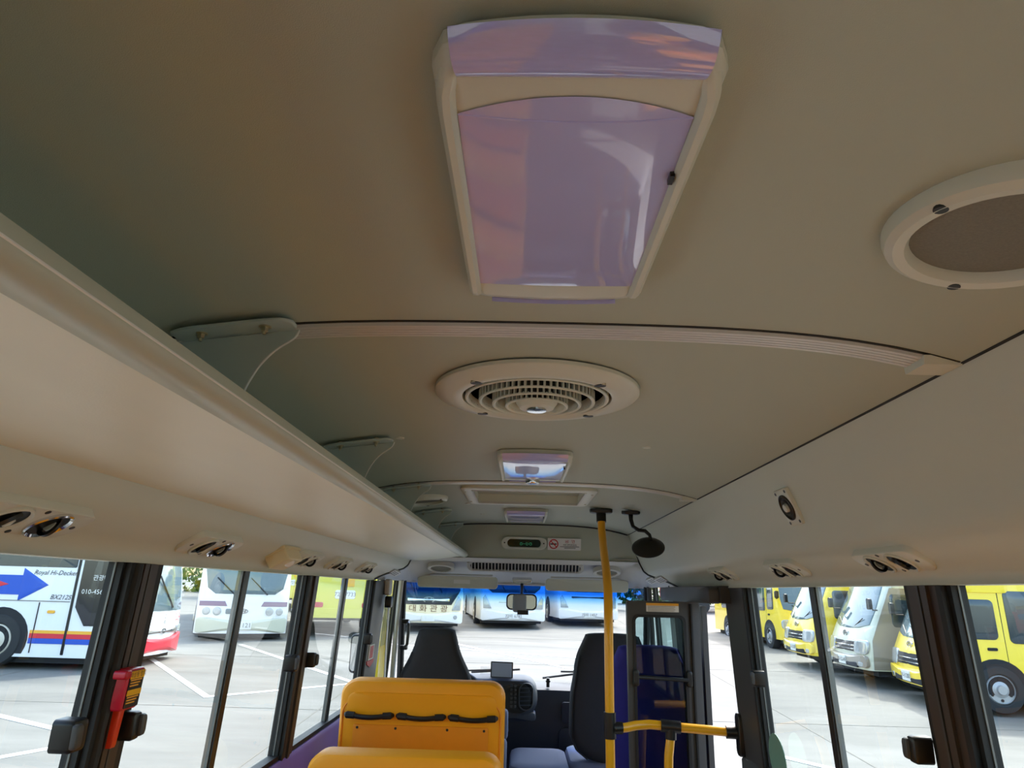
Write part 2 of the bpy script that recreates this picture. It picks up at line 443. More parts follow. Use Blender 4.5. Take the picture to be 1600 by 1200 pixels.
def stext(t, sm, s, u, v, body, size, m, **k):
    p = Vector(sm(s)(u, v, 0.022))
    mm = Matrix.Translation(p) @ Matrix.Rotation(s * PI / 2, 4, 'Z') @ Matrix.Rotation(PI / 2, 4, 'X')
    text('lettering', body, size, mm, m, t, **k)

MF = [(0.3, 0.0), (0.6, 0.02), (0.9, -0.03), (1.15, -0.14), (2.15, -0.62), (2.35, -0.75), (2.6, -1.0)]
def minibus(label, x, y, ang, paint, lower=None, plate_txt='', group='minibuses parked outside the right windows', side_txt=None, L=6.6):
    P = [('windscreen', 'busglass_l', 'F', [(-.86, 1.2), (-.5, 1.13), (0, 1.11), (.5, 1.13), (.86, 1.2), (.88, 1.5), (.80, 2.1), (.7, 2.22), (0, 2.26), (-.7, 2.22), (-.80, 2.1), (-.88, 1.5)], -.01, .015),
         ('grille', 'under', 'F', RX(0, .75, 1.06, .2, .04), -.01, .02),
         ('grille_bar', 'chrome', 'F', RX(0, .77, .98, .03, .01), 0, .035), ('grille_bar', 'chrome', 'F', RX(0, .70, .98, .02, .01), 0, .035),
         ('headlight', 'lampglass', 'F', RX(-.75, .76, .50, .28, .10), -.01, .03), ('headlight', 'lampglass', 'F', RX(.75, .76, .50, .28, .10), -.01, .03),
         ('bumper', lower or paint, 'F', RX(0, .48, 1.96, .24, .08), -.01, .06),
         ('air_intake', 'under', 'F', RX(0, .40, 1.3, .10, .03), .03, .065),
         ('fog_light', 'lampglass', 'F', RX(-.78, .42, .16, .09, .03), .03, .07), ('fog_light', 'lampglass', 'F', RX(.78, .42, .16, .09, .03), .03, .07),
         ('number_plate', 'plate', 'F', RX(.0, .46, .36, .18, .01), .05, .075),
         ('side_window', 'busglass', 'S', RX(-.88, 1.50, .5, .66, .08), -.01, .012),
         ('side_window', 'busglass', 'S', RX(-1.93, 1.55, 1.25, .86, .08), -.01, .012),
         ('side_window', 'busglass', 'S', RX(-3.35, 1.55, 1.35, .86, .08), -.01, .012),
         ('side_window', 'busglass', 'S', RX(-4.9, 1.55, 1.45, .86, .08), -.01, .012),
         ('roof_panel', paint, 'S', RX(-1.05, 2.03, .7, .17, .06), -.01, .018),
         ('door_seam', 'under', 'S', RX(-1.22, 1.2, .012, 1.7, .004), -.01, .004),
         ('door_handle', 'under', 'S', RX(-1.0, 1.02, .16, .05, .02), 0, .02)]
    if lower:
        P.append(('side_skirt', lower, 'S', [(-L + .3, .34), (-.16, .34), (-.19, .9), (-.32, 1.2), (-.66, 1.95), (-L + .3, 1.95)], -.01, .008))
        P.append(('side_stripe', 'under', 'S', RX(-1.2, .78, 1.2, .05, .01), 0, .02))
    spec = dict(w=2.03, L=L, H=2.68, F=MF, kx=.10, wheels=(-1.02, -5.0), wr=.385, paint=paint, plates=P, holes=6)
    t, fm, sm, w = vehicle('minibus', label, 'minibus', x, y, ang, spec, group)
    logo(t, fm, 0, 1.0, .12)
    if plate_txt: ftext(t, fm, 0, .46, plate_txt, .11, 'blackprint', h=.078)
    for s in (-1, 1):
        g = G().tube([(s * .96, -.38, 1.5), (s * 1.04, -.26, 1.5), (s * 1.05, -.22, 1.6)], .014, 6)
        arm = build('mirror_arm', g, 'black', t)
        g = G().plate(rrect(s * 1.05, 1.62, .12, .22, .04), lambda u, v, h: (u, -.2 - h, v), -.04, .04, bev=.02)
        build('mirror', g, 'black', arm)
        g = G().tube([(s * .25, frontY(MF, 1.2) + .03, 1.12), (s * .6, frontY(MF, 1.3) + .0, 1.32)], .01, 5)
        build('wiper', g, 'black', t)
    return t
minibus('bright yellow minibus nearest on the right, its wheel by the second pillar', 7.2, 13.62, 172, 'yellow', plate_txt='71나1203')
minibus('pale silver and brown grey minibus between the yellow ones', 7.10, 15.98, 177, 'bussilver', lower='busgrey', plate_txt='70너5245')
minibus('yellow minibus behind the glass divider bar, left of the silver one', 6.95, 18.35, 178, 'yellow', plate_txt='71나1207')
minibus('farther yellow minibus side-on with its wheel beside the entrance pillar', 8.85, 21.6, -88, 'yellow')
minibus('yellow minibus seen as a sliver past the open entrance door', 11.4, 29.5, -95, 'yellow')

CF = [(0.3, 0.0), (0.8, 0.03), (1.3, 0.0), (1.9, -0.08), (2.8, -0.3), (3.1, -0.45), (3.3, -0.7)]
def coach(name, label, x, y, ang, paint, plates, group, L=11.0, **kw):
    spec = dict(w=2.48, L=L, H=3.3, F=CF, kx=.12, wheels=(-2.65, -8.3), wr=.5, paint=paint, plates=plates, lean=.02, holes=10, rim='rim_w')
    spec.update(kw)
    return vehicle(name, label, 'coach', x, y, ang, spec, group)
SIDEW = [('side_window', 'busglass', 'S', RX(-3.9 - 1.5 * k, 2.25, 1.42, 1.0, .08), -.01, .012) for k in range(4)]
def front3(white, dark=1):
    return [('headlight', 'lampglass', 'F', [(-1.12, .72), (-.82, .72), (-.95, 1.0), (-1.06, 1.2), (-1.14, 1.1)], -.01, .03),
            ('headlight', 'lampglass', 'F', [(1.12, .72), (1.14, 1.1), (1.06, 1.2), (.95, 1.0), (.82, .72)], -.01, .03),
            ('bumper', white, 'F', RX(0, .48, 2.42, .38, .08), -.01, .06), ('number_plate', 'plate', 'F', RX(0, .46, .46, .2, .02), .05, .075)] + SIDEW
grpc = 'coaches parked ahead beyond the windscreen'
t, fm, sm, w = coach('coach', 'cream and white coach with dark nose panel, left one ahead, over the driver seat', -3.15, 24.4, -76, 'buscream',
    [('windscreen', 'busglass', 'F', [(-1.1, 1.36), (1.1, 1.36), (1.14, 2.0), (1.05, 2.9), (.9, 3.0), (-.9, 3.0), (-1.05, 2.9), (-1.14, 2.0)], -.01, .015),
     ('nose_panel', 'blackglass', 'F', [(-.8, .90), (.8, .90), (1.05, 1.28), (1.12, 1.42), (-1.12, 1.42), (-1.05, 1.28)], -.01, .02),
     ('nose_bar', 'chrome', 'F', RX(0, 1.06, 1.45, .09, .02), 0, .035),
     ('fog_light', 'lampglass', 'F', circ(.95, .5, .07, n=16), .03, .08), ('fog_light', 'lampglass', 'F', circ(-.95, .5, .07, n=16), .03, .08)] + front3('buswhite'), grpc)
logo(t, fm, 0, 1.06, .2)
ftext(t, fm, 0, .76, '대 화 관 광', .24, mat('brown lettering', (110, 70, 40), .5, var=0), sx=1.25)
for s in (-.45, .5): build('wiper', G().tube([(s, fm(s, 1.3, 0)[1] + .03, 1.3), (s + .35, fm(s, 2.0, 0)[1] + .03, 2.0)], .02, 5), 'black', t)
t, fm, sm, w = coach('coach', 'white coach in the middle ahead, behind the rear view mirror', -.25, 26.6, -82, 'buswhite',
    [('windscreen', 'busglass', 'F', [(-1.02, 1.45), (-.8, 1.28), (.8, 1.28), (1.02, 1.45), (1.14, 2.0), (1.05, 2.9), (.9, 3.0), (-.9, 3.0), (-1.05, 2.9), (-1.14, 2.0)], -.01, .015),
     ('nose_strip', 'bussilver', 'F', RX(0, .95, 1.1, .04, .01), 0, .02)] + front3('buswhite'), grpc)
ftext(t, fm, 0, .46, '72바 6782', .15, 'greyprint', h=.08)
for s in (-.5, .3): build('wiper', G().tube([(s, fm(s, 1.3, 0)[1] + .03, 1.3), (s + .3, fm(s, 1.8, 0)[1] + .03, 1.8)], .02, 5), 'black', t)
t, fm, sm, w = coach('coach', 'white coach on the right ahead, beside the yellow pole', 2.75, 28.6, -83, 'buswhite',
    [('windscreen', 'busglass', 'F', [(-1.1, 1.38), (-.85, 1.32), (.85, 1.32), (1.1, 1.38), (1.14, 2.0), (1.05, 2.9), (.9, 3.0), (-.9, 3.0), (-1.05, 2.9), (-1.14, 2.0)], -.01, .015),
     ('nose_strip', 'blackglass', 'F', RX(0, 1.12, 1.4, .07, .03), 0, .02)] + front3('buswhite'), grpc)
ftext(t, fm, 0, .46, '75바 1457', .15, 'greyprint', h=.08)
for s in (-.4, .5): build('wiper', G().tube([(s, fm(s, 1.3, 0)[1] + .03, 1.35), (s + .3, fm(s, 1.8, 0)[1] + .03, 1.8)], .02, 5), 'black', t)

# left white coach with the arrow: nose points right (+x)
side = [('side_stripe', 'busyel', 'R', [(-2.02, .64), (-.15, .64), (-.15, .70), (-2.02, .70)], 0, .012),
        ('side_stripe', 'busred', 'R', [(-2.02, .55), (-.15, .55), (-.15, .64), (-2.02, .64)], 0, .012),
        ('side_stripe', 'busblue', 'R', [(-2.02, .45), (-.15, .45), (-.15, .55), (-2.02, .55)], 0, .012),
        ('hatch_seam', 'under', 'R', RX(-1.95, .75, .014, .95, .004), -.01, .016), ('hatch_seam', 'under', 'R', RX(-3.4, .75, .014, .85, .004), -.01, .016),
        ('hatch_seam', 'greyprint', 'R', RX(-3.3, 1.25, 3.9, .014, .004), -.01, .013),
        ('side_window', 'busglass', 'R', RX(-2.3, 2.4, 1.9, .98, .03), -.01, .012), ('side_window', 'busglass', 'R', RX(-4.25, 2.4, 1.9, .98, .03), -.01, .012),
        ('side_window', 'busglass', 'R', RX(-6.2, 2.4, 1.9, .98, .03), -.01, .012), ('side_window', 'busglass', 'R', RX(-8.15, 2.4, 1.9, .98, .03), -.01, .012),
        ('entrance_door', 'blackglass', 'R', [(-1.22, 2.95), (-1.22, 1.15), (-.98, .80), (-.40, .80), (-.28, 1.0), (-.25, 2.95)], -.01, .018),
        ('door_seam', 'black', 'R', RX(-1.30, 1.6, .05, 2.7, .01), -.01, .02),
        ('front_corner', 'busred', 'R', [(-.40, 3.0), (-.46, 1.75), (-.34, 1.3), (-.28, 3.0)], .012, .024),
        ('marker_lamp', 'busyel', 'R', RX(-1.68, 1.05, .16, .06, .03), 0, .02),
        ('arrow', 'busblue', 'R', [(-6, 1.74), (-2.40, 1.74), (-2.40, 1.36), (-6, 1.36)], 0, .012),
        ('arrow', 'busblue', 'R', [(-2.41, 1.88), (-1.85, 1.56), (-2.41, 1.24)], 0, .012),
        ('arrow_tip', 'busred', 'R', [(-3.0, 1.66), (-2.65, 1.56), (-3.0, 1.46)], .012, .016),
        ('windscreen', 'busglass_l', 'F', [(-1.1, 1.08), (1.1, 1.08), (1.14, 2.0), (1.05, 3.0), (-1.05, 3.0), (-1.14, 2.0)], -.01, .015),
        ('nose_grille', 'greyprint', 'F', RX(0, .66, 2.2, .14, .05), -.01, .02), ('nose_bar', 'chrome', 'F', RX(0, .67, 1.2, .04, .02), 0, .03),
        ('headlight', 'lampglass', 'F', RX(.95, .68, .42, .18, .06), 0, .04), ('headlight', 'lampglass', 'F', RX(-.95, .68, .42, .18, .06), 0, .04),
        ('bumper', 'busred', 'F', RX(0, .39, 2.44, .40, .1), -.01, .07)]
t, fm, sm, w = coach('coach', 'white coach with blue arrow, tricolour stripe and red bumper outside the left window', -7.75, 15.5, 1, 'buswhite', side, 'coaches parked outside the left windows', kx=.16, z0=.2)
logo(t, fm, 0, .67, .11)
ftext(t, fm, .75, .9, '하', .26, 'busred'); ftext(t, fm, 0, .9, '고\n속', .11, 'blackprint'); ftext(t, fm, -.75, .9, '나', .26, 'busred')
stext(t, sm, 1, -1.75, 1.80, 'Royal Hi-Decker', .13, 'blackprint', shear=.3)
stext(t, sm, 1, -1.55, 1.33, 'BX212S', .13, 'blackprint', shear=.3)
stext(t, sm, 1, -.75, 1.45, '010-4566-5763', .13, 'white'); stext(t, sm, 1, -.75, 1.72, '관광버스', .12, 'white')
build('wiper', G().tube([(-.3, .02, 1.15), (.4, -.02, 1.8)], .02, 5), 'black', t)
# silver white coach
t, fm, sm, w = coach('coach', 'silver white coach with mauve stripe behind the second left window', -7.85, 20.2, -66, 'buswhite',
    [('windscreen', 'busglass_l', 'F', [(-1.02, 1.42), (-.8, 1.26), (.8, 1.26), (1.02, 1.42), (1.14, 2.0), (1.05, 3.0), (-1.05, 3.0), (-1.14, 2.0)], -.01, .015),
     ('nose_stripe', 'mauve', 'F', [(-1.18, .93), (-.45, .93), (-.52, 1.06), (-1.18, 1.06)], 0, .014), ('nose_stripe', 'mauve', 'F', [(1.18, .93), (1.18, 1.06), (.52, 1.06), (.45, .93)], 0, .014),
     ('side_stripe', 'mauve', 'S', RX(-5, 1.0, 9, .14, .02), 0, .014),
     ('headlight', 'lampglass', 'F', circ(-.7, .79, .11, n=20), 0, .03), ('headlight', 'lampglass', 'F', circ(-.98, .79, .10, n=20), 0, .03),
     ('headlight', 'lampglass', 'F', circ(.7, .79, .11, n=20), 0, .03), ('headlight', 'lampglass', 'F', circ(.98, .79, .10, n=20), 0, .03),
     ('turn_lamp', 'busglass_l', 'F', RX(.35, .79, .25, .14, .03), 0, .02), ('bumper', 'bussilver', 'F', RX(0, .42, 2.42, .40, .08), -.01, .06),
     ('number_plate', 'plate', 'F', RX(0, .42, .5, .22, .02), .05, .075)] + SIDEW, 'coaches parked outside the left windows', z0=.2)
logo(t, fm, 0, .8, .12, 'greyprint'); ftext(t, fm, 0, .42, '바1121', .17, 'greyprint', h=.08)
for s in (-.6, .3): build('wiper', G().tube([(s, .0, 1.25), (s + .5, -.05, 1.7)], .02, 5), 'black', t)

# yellow green minibuses seen from the rear
def rearbus(label, x, y, ang, L, txt):
    P = [('tail_light', 'taillight', 'B', RX(-.78, .76, .38, .15, .04), 0, .03), ('tail_light', 'taillight', 'B', RX(.78, .76, .38, .15, .04), 0, .03),
         ('number_plate', 'plate', 'B', RX(.05, 1.07, .62, .26, .06), 0, .02), ('bumper', 'yellow_g', 'B', RX(0, .52, 1.96, .28, .08), -.01, .06),
         ('licence_board', 'yellowprint', 'B', RX(.1, 1.43, .42, .26, .02), 0, .012), ('rear_seam', 'greyprint', 'B', RX(0, 1.6, 1.7, .012, .004), 0, .006),
         ('side_window', 'busglass', 'S', RX(-2.5, 1.75, 3.4, .8, .08), -.01, .012), ('rear_window', 'busglass', 'B', RX(0, 2.35, 1.5, .6, .08), 0, .012)]
    P += [('louver', 'greyprint', 'B', RX(-.62 + .07 * k, 1.78, .03, .2, .01), 0, .01) for k in range(8)]
    P += [('louver', 'greyprint', 'B', RX(.12 + .07 * k, 1.78, .03, .2, .01), 0, .01) for k in range(8)]
    spec = dict(w=2.1, L=L, H=2.85, F=MF, kx=.1, wheels=(-1.2, -L + 1.5), wr=.4, paint='yellow_g', plates=P, z0=.42)
    t, fm, sm, w = vehicle('minibus', label, 'minibus', x, y, ang, spec, 'yellow minibuses outside the left windows')
    mm = Matrix.Translation((.05, -L - .024, 1.07)) @ Matrix.Rotation(PI / 2, 4, 'X')
    text('lettering', txt, .17, mm, 'greyprint', t)
    return t
a = math.radians(112); L_ = 6.5
rearbus('pale yellow minibus seen from behind through the third left window', -5.5 + L_ * math.cos(a), 22.0 + L_ * math.sin(a), 112, L_, '72누7733')
rearbus('yellow minibus deep in the gap right of the silver white coach', -12.2, 39.3, 105, L_, '72누7741')
# red container truck far right
mw = Matrix.Translation((10.5, 41, gz(0, 41))) @ Matrix.Rotation(math.radians(12), 4, 'Z')
t = thing('container_truck', 'small red container truck far off past the open door', 'truck', local=mw)
build('container', G().box(-1.6, 1.6, 0, 2.4, .8, 3.0), 'busred', t)
g = G()
for k in range(12): g.box(-1.5 + k * .26, -1.4 + k * .26, -.05, 0, .9, 2.9)
build('corrugation', g, 'busred', t, kind='stuff')
build('cab', G().box(1.7, 3.2, .2, 2.2, .5, 2.4), 'busyel', t)
build('cab_window', G().box(1.9, 3.0, .17, .2, 1.4, 2.1), 'busglass', t)
for xx in (-1.1, 0, 2.4): build('wheel', G().lathe([(.1, -.1), (.42, -.1), (.42, .1), (.1, .1)], 20, Matrix.Translation((xx, .1, .42)) @ Matrix.Rotation(PI / 2, 4, 'X')), 'tyre', t)

# trees and hedge in the far background
def tree(x, y, h, r, label, name='tree', n=900):
    rnd = random.Random(int(x * 10 + y))
    zb = gz(x, y)
    t = thing(name, label, 'tree', (x, y, zb), group='greenery beyond the yard')
    build('trunk', G().tube([(x, y, zb), (x + .1, y, zb + h * .5), (x, y, zb + h * .8)], [.14, .1, .05], 8), 'bark', t)
    g = G()
    for _ in range(n):
        d = Vector((rnd.gauss(0, 1), rnd.gauss(0, 1), rnd.gauss(0, 1))).normalized() * (rnd.random() ** .4)
        p = Vector((x + d.x * r, y + d.y * r, zb + h * .6 + d.z * h * .42)); s = rnd.uniform(.12, .3)
        q = [p + Vector((rnd.uniform(-s, s), rnd.uniform(-s, s), rnd.uniform(-s, s))) for _ in range(4)]
        g.add(q, [(0, 1, 2), (0, 2, 3)])
    build('foliage', g, 'leaf', t, kind='stuff', flip=False)
TL = ['leafy green tree between the left and middle coaches', 'leafy green tree behind the middle coach', 'leafy green tree at the windscreen edge right of the right coach', 'leafy tree behind the red truck', 'leafy tree far left behind the silver coach', 'leafy tree behind the cream coach']
for (x, y, h, r), lb in zip([(-2.9, 43, 5, 1.8), (1.2, 44, 5, 1.8), (5.4, 42, 4.6, 2.0), (14, 46, 6, 2.6), (-17, 44, 6, 2.6), (-7, 45, 5, 1.8)], TL): tree(x, y, h, r, lb)
g = G(); rnd = random.Random(3)
for _ in range(5000):
    p = Vector((rnd.uniform(-26, 30), 50 + rnd.uniform(-.8, .8), gz(0, 50) + rnd.uniform(0, 2.4))); s = .28
    q = [p + Vector((rnd.uniform(-s, s), rnd.uniform(-s, s), rnd.uniform(-s, s))) for _ in range(4)]; g.add(q, [(0, 1, 2), (0, 2, 3)])
hd = thing('hedge', 'long green hedge closing the far end of the yard', 'hedge', (0, 50, gz(0, 50)))
build('foliage', g, 'leaf', hd, kind='stuff', flip=False)

# =================================================================== BUS SHELL
def cz(x): return 1.906 - 0.02 * x * x - 0.18 * x ** 4            # ceiling height across the bus
YB, YF = -3.2, 4.9                                # rear wall, front ceiling seam
TX0, TX1, TY0, TY1 = -.268, .262, 3.15, 3.62      # opening of the recessed tray
xs = sorted([-.725 + 1.45 * k / 24 for k in range(25)] + [TX0, TX1]); ys = [YB, 0, 1.15, 2, 2.98, TY0, TY1, 4.2, YF]
g = G()
for i in range(len(xs) - 1):
    for j in range(len(ys) - 1):
        a, b, c, d = xs[i], xs[i + 1], ys[j], ys[j + 1]
        if a >= TX0 - 1e-6 and b <= TX1 + 1e-6 and abs(c - TY0) < 1e-6: continue
        g.add([(a, c, cz(a)), (b, c, cz(b)), (b, d, cz(b)), (a, d, cz(a))], [(0, 1, 2, 3)])
g.grid(lambda u, v: (-.725 + 1.45 * u, YB + (YF - YB) * v, cz(-.725 + 1.45 * u) + .045), 24, 1)
build('ceiling', g, 'ceiling', kind='structure')
g = G()
for (x, y) in [(-.42, 2.07), (.36, 2.14), (-.33, 3.75), (-.28, 4.3), (.33, 4.35)]:
    g.lathe([(.014, 0), (.013, -.003), (.004, -.004)], 12, Matrix.Translation((x, y, cz(x))))
build('plug', g, 'plastic', bpy.data.objects['ceiling'], kind='stuff')
def bow(n, y):
    t = thing('trim_%d' % n, None, None, (0, y, cz(0)), kind='structure')
    for j in range(5):
        yy = y - .022 + j * .011
        rings = []
        for k in range(33):
            x = -.715 + 1.40 * k / 32; z = cz(x)
            rings.append([(x, yy - .0055, z + .001), (x, yy - .004, z - .008), (x, yy + .004, z - .008), (x, yy + .0055, z + .001)])
        build('rib', G().loft(rings), 'alu', t)
    for s in (-1, 1):
        rings = [[(s * (.655 + .065 * k / 4), y + dy, cz(s * .69) - dz) for dy, dz in ((-.033, -.004), (-.03, .012), (.03, .012), (.033, -.004))] for k in range(5)]
        build('end_cap', G().loft(rings), 'plastic', t)
    build('gap', G().loft([[(x, y - .034, cz(x) + .002), (x, y - .034, cz(x) - .0015), (x, y - .026, cz(x) - .0015), (x, y - .026, cz(x) + .002)] for x in [-.715 + 1.43 * k / 24 for k in range(25)]]), 'rubber', t)  # black strip painting in the dark shadow line along the bow's near edge
bow(1, 1.15); bow(2, 2.98)

# side lining (upper duct panel, both sides)
PROF = [(.715, 1.862), (.722, 1.85), (.75, 1.77), (.785, 1.69), (.80, 1.64), (.808, 1.60), (.820, 1.575), (.842, 1.556), (.875, 1.535), (.892, 1.515), (.897, 1.497), (.893, 1.487), (.95, 1.487)]
def prof_at(t):   # 0..1 along the profile by index
    i = min(int(t), len(PROF) - 2); k = t - i; a, b = PROF[i], PROF[i + 1]
    return (a[0] + (b[0] - a[0]) * k, a[1] + (b[1] - a[1]) * k)
# front end of the lining follows a sweeping seam
SEAM = [(0, 4.9), (2, 4.90), (3.7, 4.88), (5, 4.8), (6, 4.70), (7, 4.57), (8, 4.43), (9, 4.3), (10, 4.17), (12, 4.1)]
for s, nm in ((-1, 'wall_left'), (1, 'wall_right')):
    wl = thing(nm, None, None, (s * .9, 0, 0), kind='structure')
    n = len(PROF) - 1; N = 40
    def fn(u, v):
        t = v * n; x, z = prof_at(min(t, n - 1e-6)); ye = interp(SEAM, t)
        return (s * x, YB + (ye - YB) * u, z)
    g = G().grid(fn, N, n)
    build('duct_panel', g, 'side', wl, angle=60)
    # dark joint between ceiling and lining
    build('seam', G().loft([[(s * .7155, y, 1.857), (s * .722, y, 1.857), (s * .7225, y, 1.845), (s * .7175, y, 1.846)] for y in (YB, YF)]), 'rubber', wl)
    pts = [(s * (prof_at(min(t, n - 1e-6))[0] - .002), interp(SEAM, t) + .004, prof_at(min(t, n - 1e-6))[1] - .003) for t in [k * n / 40 for k in range(41)] if t < 10.5]
    build('seam_gasket', G().tube(pts, .006, 6), 'rubber', wl)
    # lower wall
    if s < 0:
        secs = [(YB, 4.5)]
    else:
        secs = [(YB, 3.24), (4.5, 5.3)]
    for (a, b) in secs:
        g = G().loft([[(s * .93, y, 0), (s * .925, y, .79), (s * .935, y, .805), (s * .97, y, .805), (s * .99, y, 0)] for y in (a, b)])
        build('lower_panel', g, 'purple' if s < 0 else 'pillar_g', wl)
    if s < 0:
        build('lower_panel', G().loft([[(s * .93, y, 0), (s * .925, y, .82), (s * .97, y, .82), (s * .99, y, 0)] for y in (4.5, 5.3)]), 'pillar_g', wl)
# shell outside
g = G()
g.box(-.99, .99, YB, 5.45, 1.96, 2.0)
for s in (-1, 1): g.box(min(s * .93, s * .99), max(s * .93, s * .99), YB, 5.2, 1.51, 1.97)
build('roof', g, 'yellow', kind='structure')
g = G().box(-.99, .99, YB - .05, YB, 0, 1.0).box(-.99, .99, YB - .05, YB, 1.5, 2.0).box(-.99, -.75, YB - .05, YB, .9, 1.6).box(.75, .99, YB - .05, YB, .9, 1.6)
build('wall_back', g, 'side', kind='structure')
build('floor', G().box(-.95, .95, YB, 5.6, -.04, 0), 'floor', kind='structure')
g = G().box(-.97, .3, 3.9, 5.6, 0, .14)
build('driver_platform', g, 'floor', bpy.data.objects['floor'])

# ---------------------------------------------------- windows and pillars
WX = lambda z: .897 + (1.49 - z) * .055            # side glass leans out towards the sill
def sidebox(g, s, y0, y1, z0, z1, d0, d1):
    """box following the leaning side wall, d measured inwards from the glass plane"""
    rings = []
    for z in (z0, z1):
        a, b = s * (WX(z) - d0), s * (WX(z) - d1)
        rings.append([(a, y0, z), (b, y0, z), (b, y1, z), (a, y1, z)])
    return g.loft(rings)
def window(n, s, y0, y1, zs=.805, div=None, ztop=1.492, m='gside'):
    t = thing('window_%d' % n, None, None, (s * .92, (y0 + y1) / 2, zs), kind='structure')
    build('pane', sidebox(G(), s, y0, y1, zs, ztop + .02, -.035, -.03), m, t)
    g = G()
    sidebox(g, s, y0 - .01, y0 + .02, zs, ztop + .02, -.045, -.012); sidebox(g, s, y1 - .02, y1 + .01, zs, ztop + .02, -.045, -.012)
    sidebox(g, s, y0, y1, zs - .01, zs + .018, -.045, -.008)
    build('gasket', g, 'rubber', t)
    g = G(); sidebox(g, s, y0 + .02, y0 + .023, zs + .018, ztop, -.03, -.026); sidebox(g, s, y1 - .023, y1 - .02, zs + .018, ztop, -.03, -.026)
    build('track', g, 'track', t)
    if div:
        g = G(); sidebox(g, s, div - .006, div + .03, zs, ztop + .01, -.045, -.022)
        build('divider', g, 'black', t)
        g = G(); sidebox(g, s, div - .012, div - .006, zs, ztop + .01, -.045, -.028); sidebox(g, s, div + .03, div + .036, zs, ztop + .01, -.045, -.028)
        build('divider_edge', g, 'track', t)
    return t
window(1, -1, -.3, 1.555); window(2, -1, 1.69, 2.90, div=2.265); window(3, -1, 3.03, 4.22, div=3.60); window(4, -1, 4.60, 5.10, zs=.82)
window(5, 1, -.3, 1.585, div=.55); window(6, 1, 1.735, 2.975, div=2.325); window(7, 1, 4.5, 5.05, zs=.82)
window(8, -1, -2.9, -.5); window(9, 1, -2.9, -.5)
t = thing('window_10', None, None, (0, YB, 1), kind='structure')
build('pane', G().box(-.76, .76, YB - .03, YB - .025, .98, 1.52), 'gside', t)
build('window_frame', G().frame(rrect(0, 1.25, 1.56, .58, .06), rrect(0, 1.25, 1.46, .48, .05), lambda u, v, h: (u, YB + h, v), -.03, .015), 'rubber', t)

def pillar(s, y0, y1, m, wall, ribs=True, z0=0.0):
    w = y1 - y0
    p = build('pillar', sidebox(G(), s, y0, y1, z0, 1.4865, -.06, .0), m, wall)
    if ribs:
        g = G(); sidebox(g, s, y0 + w * .30, y0 + w * .48, .8, 1.486, -.01, .008); build('pillar_rib', g, m, p)
        g = G(); sidebox(g, s, y0 + w * .60, y0 + w * .66, .8, 1.486, -.01, .004); build('pillar_rib', g, 'pillar_g', p)
    return p
wL, wR = bpy.data.objects['wall_left'], bpy.data.objects['wall_right']
pillar(-1, 1.56, 1.665, 'pillar', wL); pillar(-1, 2.91, 3.02, 'pillar', wL); pillar(-1, 4.23, 4.58, 'pillar_g', wL, False)
pillar(1, 1.59, 1.72, 'pillar', wR); pillar(1, 2.985, 3.25, 'pillar_g', wR, False); pillar(1, 4.36, 4.49, 'black', wR, False)
for s in (-1, 1): pillar(s, -.5, -.3, 'pillar', wL if s < 0 else wR)
# rubber strips beside the pillars (dark double lines)
for s, ys in ((-1, (1.555, 2.90, 4.225)), (1, (1.59, 2.98))):
    for y in ys:
        g = G(); sidebox(g, s, y - .010, y + .010, .8, 1.486, -.04, .002); build('rubber_strip', g, 'rubber', wL if s < 0 else wR)
# corrugated hose-like seal on the near left pillar
g = G().tube([(-(WX(z) - .002), 1.572, z) for z in [.8 + .685 * k / 20 for k in range(21)]], [.011 + .0015 * (k % 2) for k in range(21)], 8)
build('seal', g, 'rubber', wL)

def latch(s, y, z, side, label, grp='window latches'):
    t = thing('window_latch', label, 'latch', (s * .9, y, z), group=grp)
    x = s * (WX(z) - .018)
    g = G().plate(rrect(y, z, .05 if side < 0 else .036, .06, .01), lambda u, v, h: (x - s * h, u, v), -.03, .014, bev=.008)
    build('housing', g, 'black', t)
    g = G().plate(rrect(y + side * .014, z, .022, .046, .007), lambda u, v, h: (x - s * h, u, v), .01, .022, bev=.006)
    build('thumb_grip', g, 'pillar_g', t)
latch(-1, 1.452, 1.158, -1, 'black window latch left of the red hammer case')
latch(-1, 1.668, 1.138, 1, 'black window latch just right of the red hammer case')
latch(-1, 2.80, 1.16, -1, 'black latch on the left side of the second left pillar')
latch(-1, 3.045, 1.15, 1, 'black latch on the right side of the second left pillar')
latch(-1, 4.17, 1.16, -1, 'black latch left of the red arrow sticker')
latch(1, 2.90, 1.145, -1, 'black latch beside the entrance pillar on the right')
latch(1, 1.775, 1.12, 1, 'black latch left of the near right pillar')
latch(1, 1.53, 1.1, -1, 'black latch right of the near right pillar, lowest one')

# ---------------------------------------------------- front: overhead panel, moulding, windscreen
fp = thing('trim_3', None, None, (0, 4.95, 1.65), kind='structure')
def opan(u, v, d=0.0):
    a = -1 + 2 * u; x = a * (.728 + .068 * v)
    return (x, 4.905 + .06 * v - abs(a) ** 10 * (.008 + .075 * v) + d, cz(min(.725, abs(x)) ) * (1 - v) + (1.664 - .012 * (1 - a * a)) * v)
g = G().grid(lambda u, v: opan(u, v), 40, 6); g.grid(lambda u, v: opan(u, v, .03), 40, 2)
build('overhead_panel', g, 'ceiling', fp)
build('panel_joint', G().tube([(x, 4.899, cz(x) - .002) for x in [-.715 + 1.43 * k / 24 for k in range(25)]], .007, 6), 'rubber', fp)
Ah = [(.901, 4.15, 1.497), (.885, 4.36, 1.527), (.844, 4.56, 1.558), (.823, 4.69, 1.577), (.811, 4.79, 1.602), (.797, 4.878, 1.660), (.60, 4.955, 1.662)]
A_ = [(-x, y, z) for x, y, z in Ah] + [(0, 4.965, 1.652)] + Ah[::-1]
